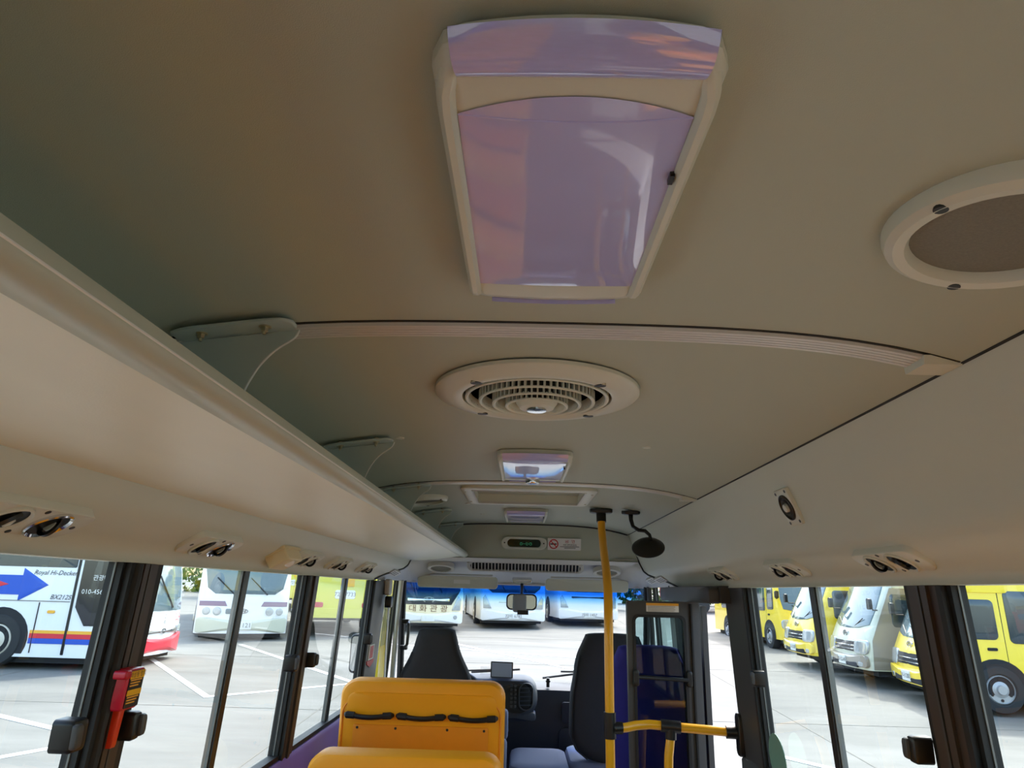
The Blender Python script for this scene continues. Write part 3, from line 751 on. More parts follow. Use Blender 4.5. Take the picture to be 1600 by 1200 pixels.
B_ = [(-.92, 4.42, 1.49), (-.90, 4.75, 1.495), (-.89, 5.0, 1.495), (-.875, 5.12, 1.495), (-.83, 5.22, 1.495), (-.6, 5.36, 1.497), (-.3, 5.43, 1.50), (0, 5.46, 1.50), (.3, 5.43, 1.50), (.6, 5.36, 1.497), (.83, 5.22, 1.495), (.875, 5.12, 1.495), (.89, 5.0, 1.495), (.90, 4.75, 1.495), (.92, 4.42, 1.49)]
def front_pt(u, v):
    i = min(int(u * 14), 13); k = u * 14 - i
    a = Vector(A_[i]).lerp(Vector(A_[i + 1]), k); b = Vector(B_[i]).lerp(Vector(B_[i + 1]), k)
    p = a.lerp(b, v); c = abs(u - .5) * 2
    p.z += .028 * math.sin(PI * v) * (1 if c < .9 else (1 - c) * 10) * (1 if v > 0.0 else 0)
    return p
g = G().grid(lambda u, v: front_pt(u, v), 56, 8)
g.grid(lambda u, v: front_pt(u, v) + Vector((0, 0, .02)), 56, 2)
build('header_moulding', g, 'mould', fp, angle=60)
build('ledge', G().loft([[(x, 4.94, 1.664), (x, 4.955, 1.668), (x, 4.985, 1.652), (x, 4.99, 1.638)] for x in [-.7 + 1.4 * k / 12 for k in range(13)]]), 'mould', fp)
# windscreen
def ws(u, v, h=0.0):
    x = -1 + 2 * u; yb = 5.74 - .42 * x ** 4; yt = 5.44 - .28 * x ** 4
    return (x * (.885 if v < 1 else .885), yb + (yt - yb) * v + h, .76 + (1.50 - .76) * v)
t = thing('window_11', None, None, (0, 5.6, .8), kind='structure')
g = G().grid(lambda u, v: ws(u, v), 32, 12); g.grid(lambda u, v: ws(u, v, .006), 32, 12)
build('pane', g, 'gwind', t, flip=False)
for s in (0, 1):
    build('gasket', G().tube([Vector(ws(s, v)) + Vector((0, -.02, 0)) for v in [k / 10 - .05 for k in range(12)]], .024, 8), 'rubber', t)
build('gasket', G().tube([Vector(ws(u, 1)) + Vector((0, 0, .0)) for u in [k / 20 for k in range(21)]], .012, 6), 'mould', t)
for s in (-1, 1):
    build('a_pillar_cover', G().tube([(s * .915, 5.13, .8), (s * .905, 5.10, 1.2), (s * .885, 5.06, 1.50)], .018, 8), 'mould' if s < 0 else 'pillar_g', t)
# grille in the header
gr = thing('air_grille', 'long slotted air grille above the windscreen, under the clock', 'grille', (0, 5.03, 1.63))
GM = lambda u, v, h: (u, 5.045 + v * .6 - h * .8, 1.618 + v * .8 * -1 - h * .6)
build('frame', G().frame(rrect(0, 0, .84, .085, .04, 6), rrect(0, 0, .79, .06, .029, 6), GM, -.03, .016, bev=.003), 'mould', gr)
build('duct', G().plate(rrect(0, 0, .8, .062, .03), GM, -.03, .002), 'plastic_d', gr)
g = G()
for k in range(33):
    u = -.385 + .77 * k / 32; g.loft([[GM(u - .0035, v, 0), GM(u + .0035, v, 0), GM(u + .0035, v, .013), GM(u - .0035, v, .013)] for v in (-.03, .03)])
build('slat', g, 'mould', gr, kind='stuff')
# header speakers, visors, lamp
for s, lb in ((-1, 'round speaker in the header left of the air grille'), (1, 'round speaker in the header right of the air grille, behind the pole')):
    m_ = frame_m((s * .6 - .01, 5.095, 1.597), (1, 0, 0), (0, -.35, -1))
    t = thing('header_speaker', lb, 'speaker', (s * .6, 5.1, 1.6), group='speakers in the front header')
    build('ring', G().frame(circ(0, 0, .098, .078), circ(0, 0, .074, .058), mapm(m_), -.02, .014, bev=.004), 'mould', t)
    build('mesh_grille', G().plate(circ(0, 0, .074, .058), mapm(m_), -.02, .004), 'mesh', t)
for s, x0, x1, lb in ((-1, -.79, -.2, 'grey sun visor on the left with a white label'), (1, .155, .76, 'grey sun visor on the right, plain')):
    t = thing('sun_visor', lb, 'visor', ((x0 + x1) / 2, 5.25, 1.5), group='folded sun visors')
    cx = (x0 + x1) / 2
    vm = lambda u, v, h: (u, 5.27 - .10 * u * u + v * -.05 - h, 1.517 + v)
    build('visor_pad', G().plate(rrect(cx, -.018, x1 - x0, .085, .025), vm, 0, .022, bev=.008), 'plastic', t)
    build('pivot_rod', G().tube([vm(x0 + .04, .035, .01), vm(x1 - .04, .035, .01)], .006, 6), 'mould', t)
    if s < 0: build('visor_label', G().plate(rrect(cx + .03, -.015, .12, .028, .003), vm, .02, .0235), 'white', t)
t = thing('header_lamp', 'slim chrome-rimmed lamp above the rear view mirror', 'lamp', (-.02, 5.28, 1.52))
hm = lambda u, v, h: (u, 5.30 - h * .8, 1.525 + v - h * .4)
build('rim', G().frame(rrect(-.02, 0, .15, .028, .012), rrect(-.02, 0, .13, .016, .007), hm, -.02, .02, bev=.003), 'chrome', t)
build('lens', G().plate(rrect(-.02, 0, .13, .016, .007), hm, -.02, .012), 'white', t)
# mirror
t = thing('rear_view_mirror', 'black rear view mirror hanging centrally at the windscreen top', 'mirror', (-.02, 5.2, 1.36))
mm_ = lambda u, v, h: (u, 5.2 - h, 1.372 + v)
build('housing', G().plate(rrect(-.02, 0, .225, .115, .035), mm_, -.03, .0, bev=.008), 'black', t)
build('mirror_glass', G().plate(rrect(-.02, 0, .205, .095, .03), mm_, -.002, .002), 'chrome', t)
build('stem', G().tube([(-.02, 5.24, 1.40), (-.02, 5.3, 1.45), (-.02, 5.36, 1.50)], .012, 8), 'black', t)
build('sensor_box', G().plate(rrect(-.035, -.01, .1, .125, .02), mm_, .0, .03, bev=.01), 'sensor', t)
build('sensor_foot', G().box(-.05, .03, 5.165, 5.2, 1.285, 1.315), 'black', t)

# clock and sign on the overhead panel
OP = lambda u, v, h: (u, 4.907 + (1.84 - v) * .28 - h, v)
t = thing('digital_clock', 'oval digital clock with dark green display above the grille', 'clock', (-.01, 4.94, 1.77))
build('bezel', G().frame(rrect(-.012, 1.772, .32, .086, .04, 6), rrect(-.012, 1.772, .236, .052, .024, 6), OP, -.01, .022, bev=.006), 'plastic', t)
build('display', G().plate(rrect(-.012, 1.772, .24, .054, .025, 6), OP, -.01, .012), 'clock', t)
text('digits', '8-68', .05, Matrix.Translation(OP(.0, 1.772, .0135)) @ Matrix.Rotation(PI / 2, 4, 'X'), 'digits', t)
for x in (-.15, .126): build('screw', G().lathe([(.005, 0), (.005, .006)], 8, Matrix.Translation(OP(x, 1.772, .02)) @ Matrix.Rotation(PI / 2, 4, 'X')), 'black', t)
t = thing('no_smoking_sign', 'white no-smoking sign beside the clock', 'sign', (.27, 4.94, 1.77))
SG = lambda u, v, h: OP(.272 + u, 1.772 + v, h)
build('board', G().plate(rrect(0, 0, .235, .08, .004), SG, 0, .004), 'white', t)
build('red_ring', G().frame(circ(-.075, 0, .033), circ(-.075, 0, .026), SG, .003, .006), 'redprint', t)
build('cigarette', G().plate([(-.098, -.004), (-.055, -.004), (-.055, .004), (-.098, .004)], SG, .003, .0055), 'blackprint', t)
build('red_slash', G().plate([(-.098, .018), (-.094, .023), (-.052, -.018), (-.056, -.023)], SG, .0035, .0065), 'redprint', t)
text('lettering', '금  연', .03, Matrix.Translation(SG(.04, .02, .0065)) @ Matrix.Rotation(PI / 2, 4, 'X'), 'redprint', t)
text('lettering', 'NO SMOKING', .015, Matrix.Translation(SG(.04, -.004, .0065)) @ Matrix.Rotation(PI / 2, 4, 'X'), 'blackprint', t)
g = G()
for v, a_, b_ in ((-.018, -.03, .105), (-.028, 0.0, .08)): g.plate([(a_, v), (b_, v), (b_, v + .004), (a_, v + .004)], SG, .003, .006, rings=1)
build('fine_print', g, 'greyprint', t, kind='stuff')

# =================================================================== CEILING FITTINGS
def ceiling_lamp(y0, y1, w, label, cx=.006, flap=False):
    yc = (y0 + y1) / 2; Lh = y1 - y0
    t = thing('ceiling_lamp', label, 'lamp', (cx, yc, cz(cx)), group='lavender ceiling lamps')
    top = 1.899
    def mp(u, v, h): return (cx + u, yc + v, top - h)
    def outl(w_, l_, r, arc, n=6):
        p = rrect(0, 0, w_, l_, r, n)
        return [(a, b - arc * (1 - (2 * a / w_) ** 2) * (1 if b < 0 else -.35) * (abs(b) > l_ / 2 - r - .001)) for a, b in p]
    base = []
    hw = w / 2
    NB = 14
    near = [(-hw + .03 + (w - .06) * k / NB, -Lh / 2 + .008 - .010 * (1 - (2 * k / NB - 1) ** 2)) for k in range(NB + 1)]
    rgt = [(hw - .012, -Lh / 2 + .016), (hw, -Lh / 2 + .04)] + [(hw - .006 * k / 6, -Lh / 2 + .035 + (Lh - .06) * k / 6) for k in range(1, 7)] + [(hw - .014, Lh / 2 - .006)]
    far = [(hw - .03 - (w - .06) * k / NB, Lh / 2 + .008 * (1 - (2 * k / NB - 1) ** 2)) for k in range(NB + 1)]
    out = near + rgt + far + [(-a, b) for a, b in reversed(rgt)]
    build('housing', G().plate(out, mp, -.005, .022, bev=.012, rings=4), 'plastic', t)
    # side rails
    for s in (-1, 1):
        rl_ = []
        for k in range(25):
            yy = -Lh / 2 + .016 + (Lh - .026) * k / 24; e = interp([(0, .2), (1, .72), (2, .93), (3, 1), (22, 1), (23, .85), (24, .3)], k); ox = interp([(0, -.022), (1, -.006), (2, -.001), (3, 0), (23, -.002), (24, -.008)], k)
            q_ = [(hw - .0200, .014), (hw - .0185, .026), (hw - .014, .031), (hw - .007, .031), (hw - .002, .026), (hw - .0005, .018), (hw - .0005, .004), (hw - .0195, .004)]
            rl_.append([mp(s * (a + ox), yy, .004 + (h_ - .004) * e) for a, h_ in q_])
        build('side_rail', G().loft(rl_), 'plastic', t)
    # near lens band: barrel shaped
    bw, by0, by1 = w - .036, -Lh / 2 - .004, -Lh / 2 + .040
    def band(u, v):
        a = -1 + 2 * u; x = a * bw / 2 * (1 - .06 * v); yv = by0 + (by1 - by0) * v - .010 * (1 - a * a) * (1 - v)
        return mp(x, yv, .004 + .028 * math.sin(PI * (.03 + .82 * v)) ** .6)
    g = G().grid(band, 28, 10)
    sk = [band(k / 28, 1) for k in range(29)]
    g.add([p for q in sk for p in (q, (q[0], q[1], top - .012))], [(2 * k, 2 * k + 1, 2 * k + 3, 2 * k + 2) for k in range(28)])
    for e in (0, 1):
        q = [band(e, k / 10) for k in range(11)]
        g.add([p for a in q for p in (a, (a[0], a[1], top - .012))], [(2 * k, 2 * k + 1, 2 * k + 3, 2 * k + 2) for k in range(10)])
    build('band_lens', g, 'lens_line', t, flip=False)
    # main lens: arched near edge, gently domed
    mw_, my0, my1 = w - .039, -Lh / 2 + .086, Lh / 2 - .066
    def main(u, v):
        a = -1 + 2 * u; x = a * mw_ / 2; ya = my0 - .025 * (1 - a * a); yv = ya + (my1 + .004 * (1 - a * a) - ya) * v
        bul = (1 - a ** 4) * (1 - (2 * v - 1) ** 6)
        return mp(x, yv, .0235 + .0045 * bul)
    g = G().grid(main, 24, 24)
    build('main_lens', g, 'lens', t, flip=False)
    build('lens_ridge', G().tube([main(k / 24, .004 + .075 * (1 - (2 * k / 24 - 1) ** 2)) for k in range(25)], .0012, 6), 'lens', t)
    build('end_lens', G().loft([[mp(x, Lh / 2 + .002 + .006 * (1 - (2 * x / (w - .07)) ** 2) + dy, h) for dy, h in ((-.004, .004), (-.006, .024), (.003, .018), (.004, .004))] for x in [(-.5 + k / 12) * (w - .07) for k in range(13)]]), 'lens_line', t)
    build('clip', G().box(cx + mw_ / 2 - .004, cx + mw_ / 2 + .001, yc - Lh * .17, yc - Lh * .14, top - .03, top - .02), 'black', t)
    if flap: build('switch', G().plate(circ(0, Lh / 2 - .05, .028, .016, 16), mp, .02, .04, bev=.004), 'chrome', t)
    return t
ceiling_lamp(.447, .965, .259, 'large lavender lensed ceiling lamp nearest overhead')
ceiling_lamp(2.24, 2.76, .259, 'ceiling lamp with bright lens past the round vent', flap=True)
ceiling_lamp(3.95, 4.47, .259, 'lavender ceiling lamp farthest off, past the recessed tray', cx=-.01)

# round ceiling vent
VC = (-.006, 1.545)
t = thing('ceiling_vent', 'large round ceiling vent with concentric rings and chrome hub', 'vent', (VC[0], VC[1], 1.9))
VM = Matrix.Translation((VC[0], VC[1], 1.902)) @ Matrix.Rotation(PI, 4, 'X')
build('outer_ring', G().lathe([(.24, 0), (.24, .008), (.236, .012), (.214, .016), (.20, .021), (.184, .023), (.176, .019), (.174, .0)], 64, VM, cap=False), 'plastic', t)
build('back_plate', G().lathe([(.178, .002), (.001, .002)], 48, VM), 'plastic_d', t)
RK = ((.166, .021, 72), (.134, .028, 60), (.102, .034, 48), (.071, .038, 36))
g = G()
for r, h, n in RK:
    build('ring', G().lathe([(r + .003, h - .003), (r + .003, h), (r, h + .002), (r - .004, h), (r - .008, h - .010), (r - .009, .004), (r - .007, .004), (r - .006, h - .004)], 56, VM, cap=False), 'plastic', t)
    build('ring_core', G().lathe([(r - .006, .003), (r - .006, h - .005)], 48, VM, cap=False), 'plastic_d', t)
    for k in range(n):
        a = 2 * PI * k / n; c, s_ = math.cos(a), math.sin(a); w_ = .0017 * r / .12 + .0004
        g.loft([[VM @ Vector((q_ * c - w_ * s_ * q, q_ * s_ + w_ * c * q, h_)) for q, h_ in ((-1, .003), (1, .003), (1, h - .002), (-1, h - .002))] for q_ in (r - .006, r + .003)])
build('slat', g, 'plastic', t, kind='stuff')
build('hub', G().lathe([(.050, .004), (.049, .028), (.040, .041), (.024, .043), (.001, .043)], 40, VM), 'plastic', t)
build('hub_cap', G().lathe([(.024, .041), (.023, .047), (.001, .048)], 32, VM), 'chrome', t)
for k in range(4):
    a = PI / 4 + k * PI / 2
    g = G().lathe([(.006, 0), (.005, .004)], 10, VM @ Matrix.Translation((.199 * math.cos(a), .199 * math.sin(a), .019)))
    build('screw', g, 'steel', t)
    g = G().plate(circ(.190 * math.cos(a), .190 * math.sin(a), .013, .010, 12), mapm(VM), .012, .0232)
    build('screw_pocket', g, 'plastic_d', t)

# recessed tray
t = thing('ceiling_tray', 'wide recessed rectangular tray in the ceiling with pale frame', 'tray', (0, 3.38, 1.9))
TM = lambda u, v, h: (u, 3.385 + v, 1.901 - h)
build('frame', G().frame(rrect(-.003, 0, .63, .60, .05), rrect(-.003, 0, .53, .47, .012), TM, -.004, .012, bev=.004), 'plastic', t)
g = G()
g.box(TX0, TX1, TY0, TY1, 1.938, 1.942)
build('tray_floor', g, 'ceiling', t)
build('tray_wall', G().frame(rrect(-.003, 0, .534, .474, .002), rrect(-.003, 0, .528, .468, .002), TM, -.038, .004), 'plastic', t)
build('tray_rim', G().frame(rrect(-.003, 0, .535, .475, .012), rrect(-.003, 0, .52, .46, .012), TM, .002, .014), 'mould', t)
for sx in (-.3, .295):
    for sy in (-.18, .18): build('screw', G().lathe([(.006, 0), (.005, .004)], 8, Matrix.Translation(TM(sx, sy, .011)) @ Matrix.Rotation(PI, 4, 'X')), 'steel', t)

# ceiling speakers
def ceil_speaker(x, y, r, label):
    t = thing('ceiling_speaker', label, 'speaker', (x, y, cz(x)), group='round ceiling speakers')
    slope = -.04 * x - .72 * x ** 3
    m_ = frame_m((x, y, cz(x)), (1, 0, slope), (slope, 0, -1))
    build('ring', G().lathe([(r, -.01), (r, .012), (r * .97, .022), (r * .9, .028), (r * .8, .026), (r * .76, .016), (r * .76, -.01)], 56, m_, cap=False), 'plastic', t)
    build('mesh_grille', G().lathe([(r * .77, .012), (r * .5, .014), (.001, .015)], 48, m_), 'mesh', t)
    for a in (.6, .6 + 2 * PI / 3, .6 + 4 * PI / 3):
        build('screw_hole', G().lathe([(.008, .02), (.008, .0278), (.001, .0279)], 14, m_ @ Matrix.Translation((r * .885 * math.cos(a), r * .885 * math.sin(a), 0))), 'plastic_d', t)
ceil_speaker(.535, .728, .131, 'round ceiling speaker cut off by the right picture edge')
ceil_speaker(-.535, 3.45, .125, 'round ceiling speaker behind the rack bracket on the left')

# =================================================================== LUGGAGE RACK (left)
rk = thing('luggage_rack', 'long cream overhead luggage rack hung on steel brackets along the left side', 'luggage rack', (-.6, 1.5, 1.65))
YR0, YR1 = -3.1, 5.08
lip = [(-.418, 1.700), (-.412, 1.698), (-.408, 1.682), (-.409, 1.676), (-.418, 1.668), (-.432, 1.664), (-.45, 1.667), (-.47, 1.672), (-.47, 1.684), (-.44, 1.690), (-.426, 1.700)]
lipn = len(lip)
build('front_lip', G().loft([[(x, y, z) for x, z in lip] for y in (YR0, 1, 3, YR1 - .02, YR1)]), 'rack_lip', rk, angle=50)
build('edge_bead', G().tube([(-.4085, YR0, 1.681), (-.4085, YR1, 1.681)], .0016, 6), 'white', rk)
sh = [(-.462, 1.6705), (-.50, 1.667), (-.62, 1.650), (-.74, 1.640), (-.804, 1.634), (-.804, 1.646), (-.62, 1.662), (-.47, 1.683)]
build('shelf_panel', G().loft([[(x, y, z) for x, z in sh] for y in (YR0, 1, 3, YR1)]), 'rack', rk)
for i, yb in enumerate((1.15, 2.10, 3.02, 3.98, 4.80)):
    # bracket plate: flange on the ceiling and a web running down to the shelf
    def BM(u, v, h, yb=yb): return (u, yb + h, v)
    XO, DZ = .028, .011                       # flange hangs just under the aluminium bow
    g = G().plate(smooth_open([(-.642, -.085), (-.452, -.085), (-.436, -.07), (-.436, -.045), (-.452, -.030), (-.642, -.030)]), lambda u, v, h: (u, yb + v, cz(u) - DZ - h), 0, .005, bev=.002, rings=2)
    br = build('bracket', g, 'bracket', rk)
    za = lambda u: cz(u) - DZ - .003
    web = [(-.642, za(-.642)), (-.438, za(-.438)), (-.444, za(-.44) - .016), (-.470, za(-.47) - .030), (-.490, za(-.49) - .048), (-.508, za(-.5) - .075), (-.525, za(-.5) - .12), (-.545, 1.668), (-.74, 1.652), (-.745, 1.70), (-.70, 1.79)]
    fb = G(); n_ = len(web); v_ = [(u, yb - .034, z) for u, z in web] + [(u, yb - .029, z) for u, z in web]
    fb.add(v_, [tuple(range(n_)), tuple(reversed(range(n_, 2 * n_)))] + [(k, (k + 1) % n_, n_ + (k + 1) % n_, n_ + k) for k in range(n_)])
    build('web', fb, 'bracket', br)
    build('edge', G().tube([(u + .001, yb - .0315, z) for u, z in smooth_open2(web[1:8])], .0026, 6), 'edge', br)
    for bx in (-.487, -.596):
        bm_ = Matrix.Translation((bx, yb - .060, cz(bx) - DZ - .004)) @ Matrix.Rotation(PI, 4, 'X')
        build('bolt', G().lathe([(.011, 0), (.011, .002), (.0095, .0025)], 16, bm_).lathe([(.0065, .002), (.0065, .009), (.0055, .010)], 6, bm_).lathe([(.0035, .009), (.003, .015)], 8, bm_), 'steel', br)
        build('spacer', G().lathe([(.008, -.012), (.008, 0)], 12, bm_), 'steel', br)
# rack end cap
build('end_cap', G().loft([[(x, y, z) for x, z in [(-.408, 1.69), (-.412, 1.668), (-.45, 1.66), (-.804, 1.629), (-.804, 1.65), (-.43, 1.702)]] for y in (YR1, YR1 + .008)]), 'rack_lip', rk)
# cable behind first bracket
c = build('cable', G().tube([(-.66, 1.19, 1.845), (-.672, 1.192, 1.82), (-.66, 1.19, 1.80), (-.64, 1.18, 1.785), (-.645, 1.17, 1.70)], .0018, 6), 'edge')
tag(c, 'thin pale cable dangling behind the nearest rack bracket', 'cable')

# =================================================================== SIDE AIR VENTS
def side_vent(s, y, label, closed=False, w=.28, grp='air outlet plates along the window ducts'):
    t = thing('air_outlet', label, 'air outlet', (s * .84, y, 1.54), group=grp)
    nrm = Vector((-s * .47, 0, -.88)).normalized()
    m_ = frame_m((s * .855, y, 1.5455), (0, 1, 0), nrm)
    # local u along the bus, v across the duct
    sg = 1 if (m_ @ Vector((0, 1, 0)) - m_ @ Vector((0, 0, 0))).x * s > 0 else -1
    outer = poly([(-w / 2, 0), (-w / 2 + .03, -.042), (w / 2 - .03, -.042), (w / 2, 0), (w / 2 - .03, .042), (-w / 2 + .03, .042)], 3)
    build('plate', G().plate(rrect(0, 0, w, .084, .03), mapm(m_), -.012, .009, bev=.003), 'plastic', t)
    for k, q in enumerate((-1, 1)):
        c_ = Matrix.Translation((q * .050, 0, .007)) @ Matrix.Diagonal((.95, .92, 1, 1))
        build('louver_ring', G().lathe([(.042, 0), (.042, .006), (.039, .008), (.035, .004), (.035, 0)], 28, m_ @ c_, cap=False), 'chrome' if closed and k else 'plastic', t)
        build('louver_socket', G().lathe([(.036, .003), (.001, .003)], 24, m_ @ c_), 'plastic_d', t)
        tilt = m_ @ c_ @ Matrix.Rotation(.35 if k == 0 else .9, 4, 'Y') @ Matrix.Translation((0, 0, .004))
        lo = build('louver', G().lathe([(.024, 0), (.022, .006), (.016, .004), (.0155, 0)], 24, tilt, cap=False), 'plastic_d', t)
        build('louver_core', G().lathe([(.012, 0), (.010, .008), (.001, .010)], 20, tilt), 'plastic', lo)
    for (a, b) in ((-w / 2 + .025, 0), (w / 2 - .025, 0), (-.0, .034), (-.0, -.034)):
        build('screw_hole', G().lathe([(.005, .009), (.005, .0102), (.001, .0103)], 10, m_ @ Matrix.Translation((a, b, 0))), 'plastic_d', t)
side_vent(-1, 1.13, 'air outlet plate at the left picture edge, largest', True)
side_vent(-1, 1.83, 'air outlet plate above the red hammer pillar, second on the left', True)
side_vent(-1, 2.66, 'air outlet plate touching the beige box on the left')
side_vent(-1, 3.15, 'air outlet plate fourth along the left duct, right of the beige box')
side_vent(-1, 3.72, 'air outlet plate last along the left duct')
side_vent(1, 1.69, 'air outlet plate nearest on the right duct, with two dark louvers')
side_vent(1, 2.36, 'air outlet plate in the middle of the right duct')
side_vent(1, 3.10, 'air outlet plate farthest along the right duct')
# single outlet high on right wall
t = thing('air_outlet', 'single round air outlet on an upright plate high on the right wall', 'air outlet', (.76, 2.1, 1.72))
m_ = frame_m((.773, 2.07, 1.715), (0, 1, 0), (-.91, 0, -.41))
build('plate', G().plate(rrect(0, 0, .095, .115, .008), mapm(m_), -.012, .010, bev=.002), 'plastic', t)
build('louver_ring', G().lathe([(.040, 0), (.040, .014), (.036, .016), (.033, .010)], 28, m_, cap=False), 'plastic_d', t)
build('louver_socket', G().lathe([(.035, .011), (.001, .011)], 24, m_), 'plastic_d', t)
build('louver', G().lathe([(.026, .011), (.024, .016), (.02, .012)], 24, m_, cap=False), 'pillar_g', t)
build('louver_core', G().lathe([(.014, .011), (.012, .019), (.001, .021)], 20, m_), 'plastic', t)
for a in (-.036, .036):
    for b in (-.047, .047): build('screw_hole', G().lathe([(.005, .010), (.005, .0112), (.001, .0113)], 8, m_ @ Matrix.Translation((a, b, 0))), 'plastic_d', t)
# small grilles beyond the seam
for s, y, lb in ((-1, 4.55, 'small slotted outlet past the seam on the left, over the driver window'), (1, 4.45, 'small slotted outlet past the seam on the right'), (1, 4.75, 'narrow slot outlet on the right header corner')):
    t = thing('slot_outlet', lb, 'air outlet', (s * .85, y, 1.54), group='slotted outlets in the header')
    m_ = frame_m((s * .853, y, 1.545), (0, 1, 0), Vector((-s * .5, -.1, -.9)))
    build('plate', G().plate(rrect(0, 0, .2, .05, .01), mapm(m_), -.006, .012, bev=.002), 'mould', t)
    for q in (-.012, 0, .012): build('slot', G().plate(rrect(0, q, .13, .006, .002, 2), mapm(m_), .01, .0128), 'plastic_d', t)
# beige box
t = thing('sensor_box', 'small beige box mounted under the left duct beside an air outlet', 'sensor', (-.84, 2.4, 1.53))
m_ = frame_m((-.852, 2.38, 1.55), (0, 1, 0), (.48, 0, -.88))
build('box', G().plate(rrect(0, 0, .15, .075, .008), mapm(m_), -.004, .042, bev=.006), 'beige', t)
build('base_plate', G().plate(rrect(0, 0, .18, .085, .01), mapm(m_), -.005, .004), 'beige', t)
build('sensor_dome', G().lathe([(.02, .03), (.017, .045), (.010, .052), (.001, .054)], 20, m_ @ Matrix.Translation((-.0, .012, .0))), 'white', t)

# =================================================================== PILLAR ITEMS
# emergency hammer case
t = thing('emergency_hammer', 'red emergency hammer case with yellow and black label on the near left pillar', 'hammer', (-.87, 1.56, 1.2))
HM = lambda u, v, h: (-.902 + h * .66 - (1.3 - v) * .055, 1.605 + u * .85, 1.205 + (v - 1.2) * .80)
build('case', G().plate(rrect(0, 1.222, .082, .105, .01), HM, 0, .045, bev=.005), 'red', t)
build('hammer_head', G().plate(rrect(-.048, 1.262, .03, .022, .008), HM, .012, .055, bev=.005), 'red', t)
# label faces the camera: on the -y side of the case and the inner face
build('label_plate', G().plate(rrect(.004, 1.222, .066, .094, .003), HM, .044, .0475), 'blackprint', t)
build('label_band', G().plate(rrect(.004, 1.258, .066, .020, .002), HM, .046, .0485), 'yellowprint', t)
build('label_band', G().plate(rrect(.004, 1.213, .066, .015, .002), HM, .046, .0485), 'yellowprint', t)
lm = Matrix.Translation(HM(.004, 1.258, .0495)) @ Matrix.Rotation(PI / 2, 4, 'Z') @ Matrix.Rotation(PI / 2, 4, 'X')
text('lettering', '비상용 망치', .013, lm, 'blackprint', t)
g = G()
for k, v in enumerate((1.243, 1.236, 1.229, 1.200, 1.193, 1.186)): g.plate([(-.024, v), (.028 - .006 * (k % 3), v), (.028 - .006 * (k % 3), v + .0035), (-.024, v + .0035)], HM, .047, .0488, rings=1)
build('fine_print', g, 'busyel', t, kind='stuff')
build('hammer_handle', G().plate(poly([(-.012, 1.185), (.016, 1.185), (.012, 1.075), (-.01, 1.075)], 2), HM, .004, .026, bev=.005), 'redorange', t)
# arrow sticker
t = thing('arrow_sticker', 'red and white arrow sticker on the dark pillar by the driver', 'sticker', (-.88, 4.18, 1.07))
AM = lambda u, v, h: (-.895 - (1.49 - v) * .055 + h, 4.35 + u, v)
build('white_patch', G().plate(rrect(0, 1.075, .14, .085, .004), AM, -.006, .002), 'white', t)
build('red_patch', G().plate(rrect(0, 1.075, .09, .07, .004), AM, .001, .003), 'redprint', t)
build('arrow_head', G().plate([(-.1, 1.03), (.1, 1.03), (.09, 1.012), (0, .990), (-.09, 1.012)], AM, -.006, .003), 'redprint', t)
# handle on left A pillar
t = thing('assist_bar', 'black grab handle on the windscreen pillar beside the driver', 'handle', (-.84, 5.06, 1.1))
build('grip', G().tube([(-.83, 5.12, 1.22), (-.815, 5.07, 1.205), (-.812, 5.06, 1.14), (-.815, 5.06, 1.07), (-.84, 5.10, 1.045)], .011, 8), 'black', t)
for z in (1.22, 1.045): build('mount', G().plate(rrect(5.12, z, .05, .03, .01), lambda u, v, h: (-.87 + h, u, v), 0, .05, bev=.006), 'black', t)
# seat belt anchor and belt on the B pillar
t = thing('seat_belt', 'grey seat belt with upper anchor beside the driver window', 'seat belt', (-.86, 4.5, .9))
build('belt_webbing', G().loft([[(x, y - .02, z), (x, y + .03, z), (x + .003, y + .03, z), (x + .003, y - .02, z)] for x, y, z in ((-.865, 4.52, 1.36), (-.86, 4.5, 1.1), (-.84, 4.44, .75))]), 'mould', t)
build('belt_anchor', G().plate(rrect(4.52, 1.36, .07, .07, .02), lambda u, v, h: (-.885 + h, u, v), 0, .04, bev=.008), 'black', t)
build('belt_cover', G().plate(rrect(4.55, 1.45, .1, .1, .02), lambda u, v, h: (-.895 + h, u, v), 0, .03, bev=.008), 'mould', t)
# driver side mirror outside
build('outer_frame', G().loft([[(-.95, y, z) for y, z in ((4.78, .8), (4.78, 1.5), (4.93, 1.5), (5.0, .8))], [(-.98, y, z) for y, z in ((4.78, .8), (4.78, 1.5), (4.93, 1.5), (5.0, .8))]]), 'yellow', bpy.data.objects['wall_left'])
t = thing('side_mirror', 'driver-side outside mirror seen past the left front pillar', 'mirror', (-1.2, 5.0, 1.0))
build('mirror_shell', G().plate(rrect(-1.09, 1.03, .09, .24, .03), lambda u, v, h: (u, 4.75 - h, v), -.05, .02, bev=.01), 'black', t)
build('mirror_glass', G().plate(rrect(-1.09, 1.03, .07, .21, .02), lambda u, v, h: (u, 4.75 - h, v), .018, .022), 'chrome', t)
build('mirror_arm', G().tube([(-1.09, 4.8, .93), (-1.02, 5.0, .8), (-.98, 5.1, .82)], .014, 8), 'black', t)
# green round sticker on the right glass
st = build('round_sticker', G().plate(circ(2.79, .885, .085, .085, 28), lambda u, v, h: (WX(v) - .006 - h, u, v), -.0, .002), mat('green film', (110, 150, 132), .5))
tag(st, 'round grey green sticker low on the right window glass', 'sticker')

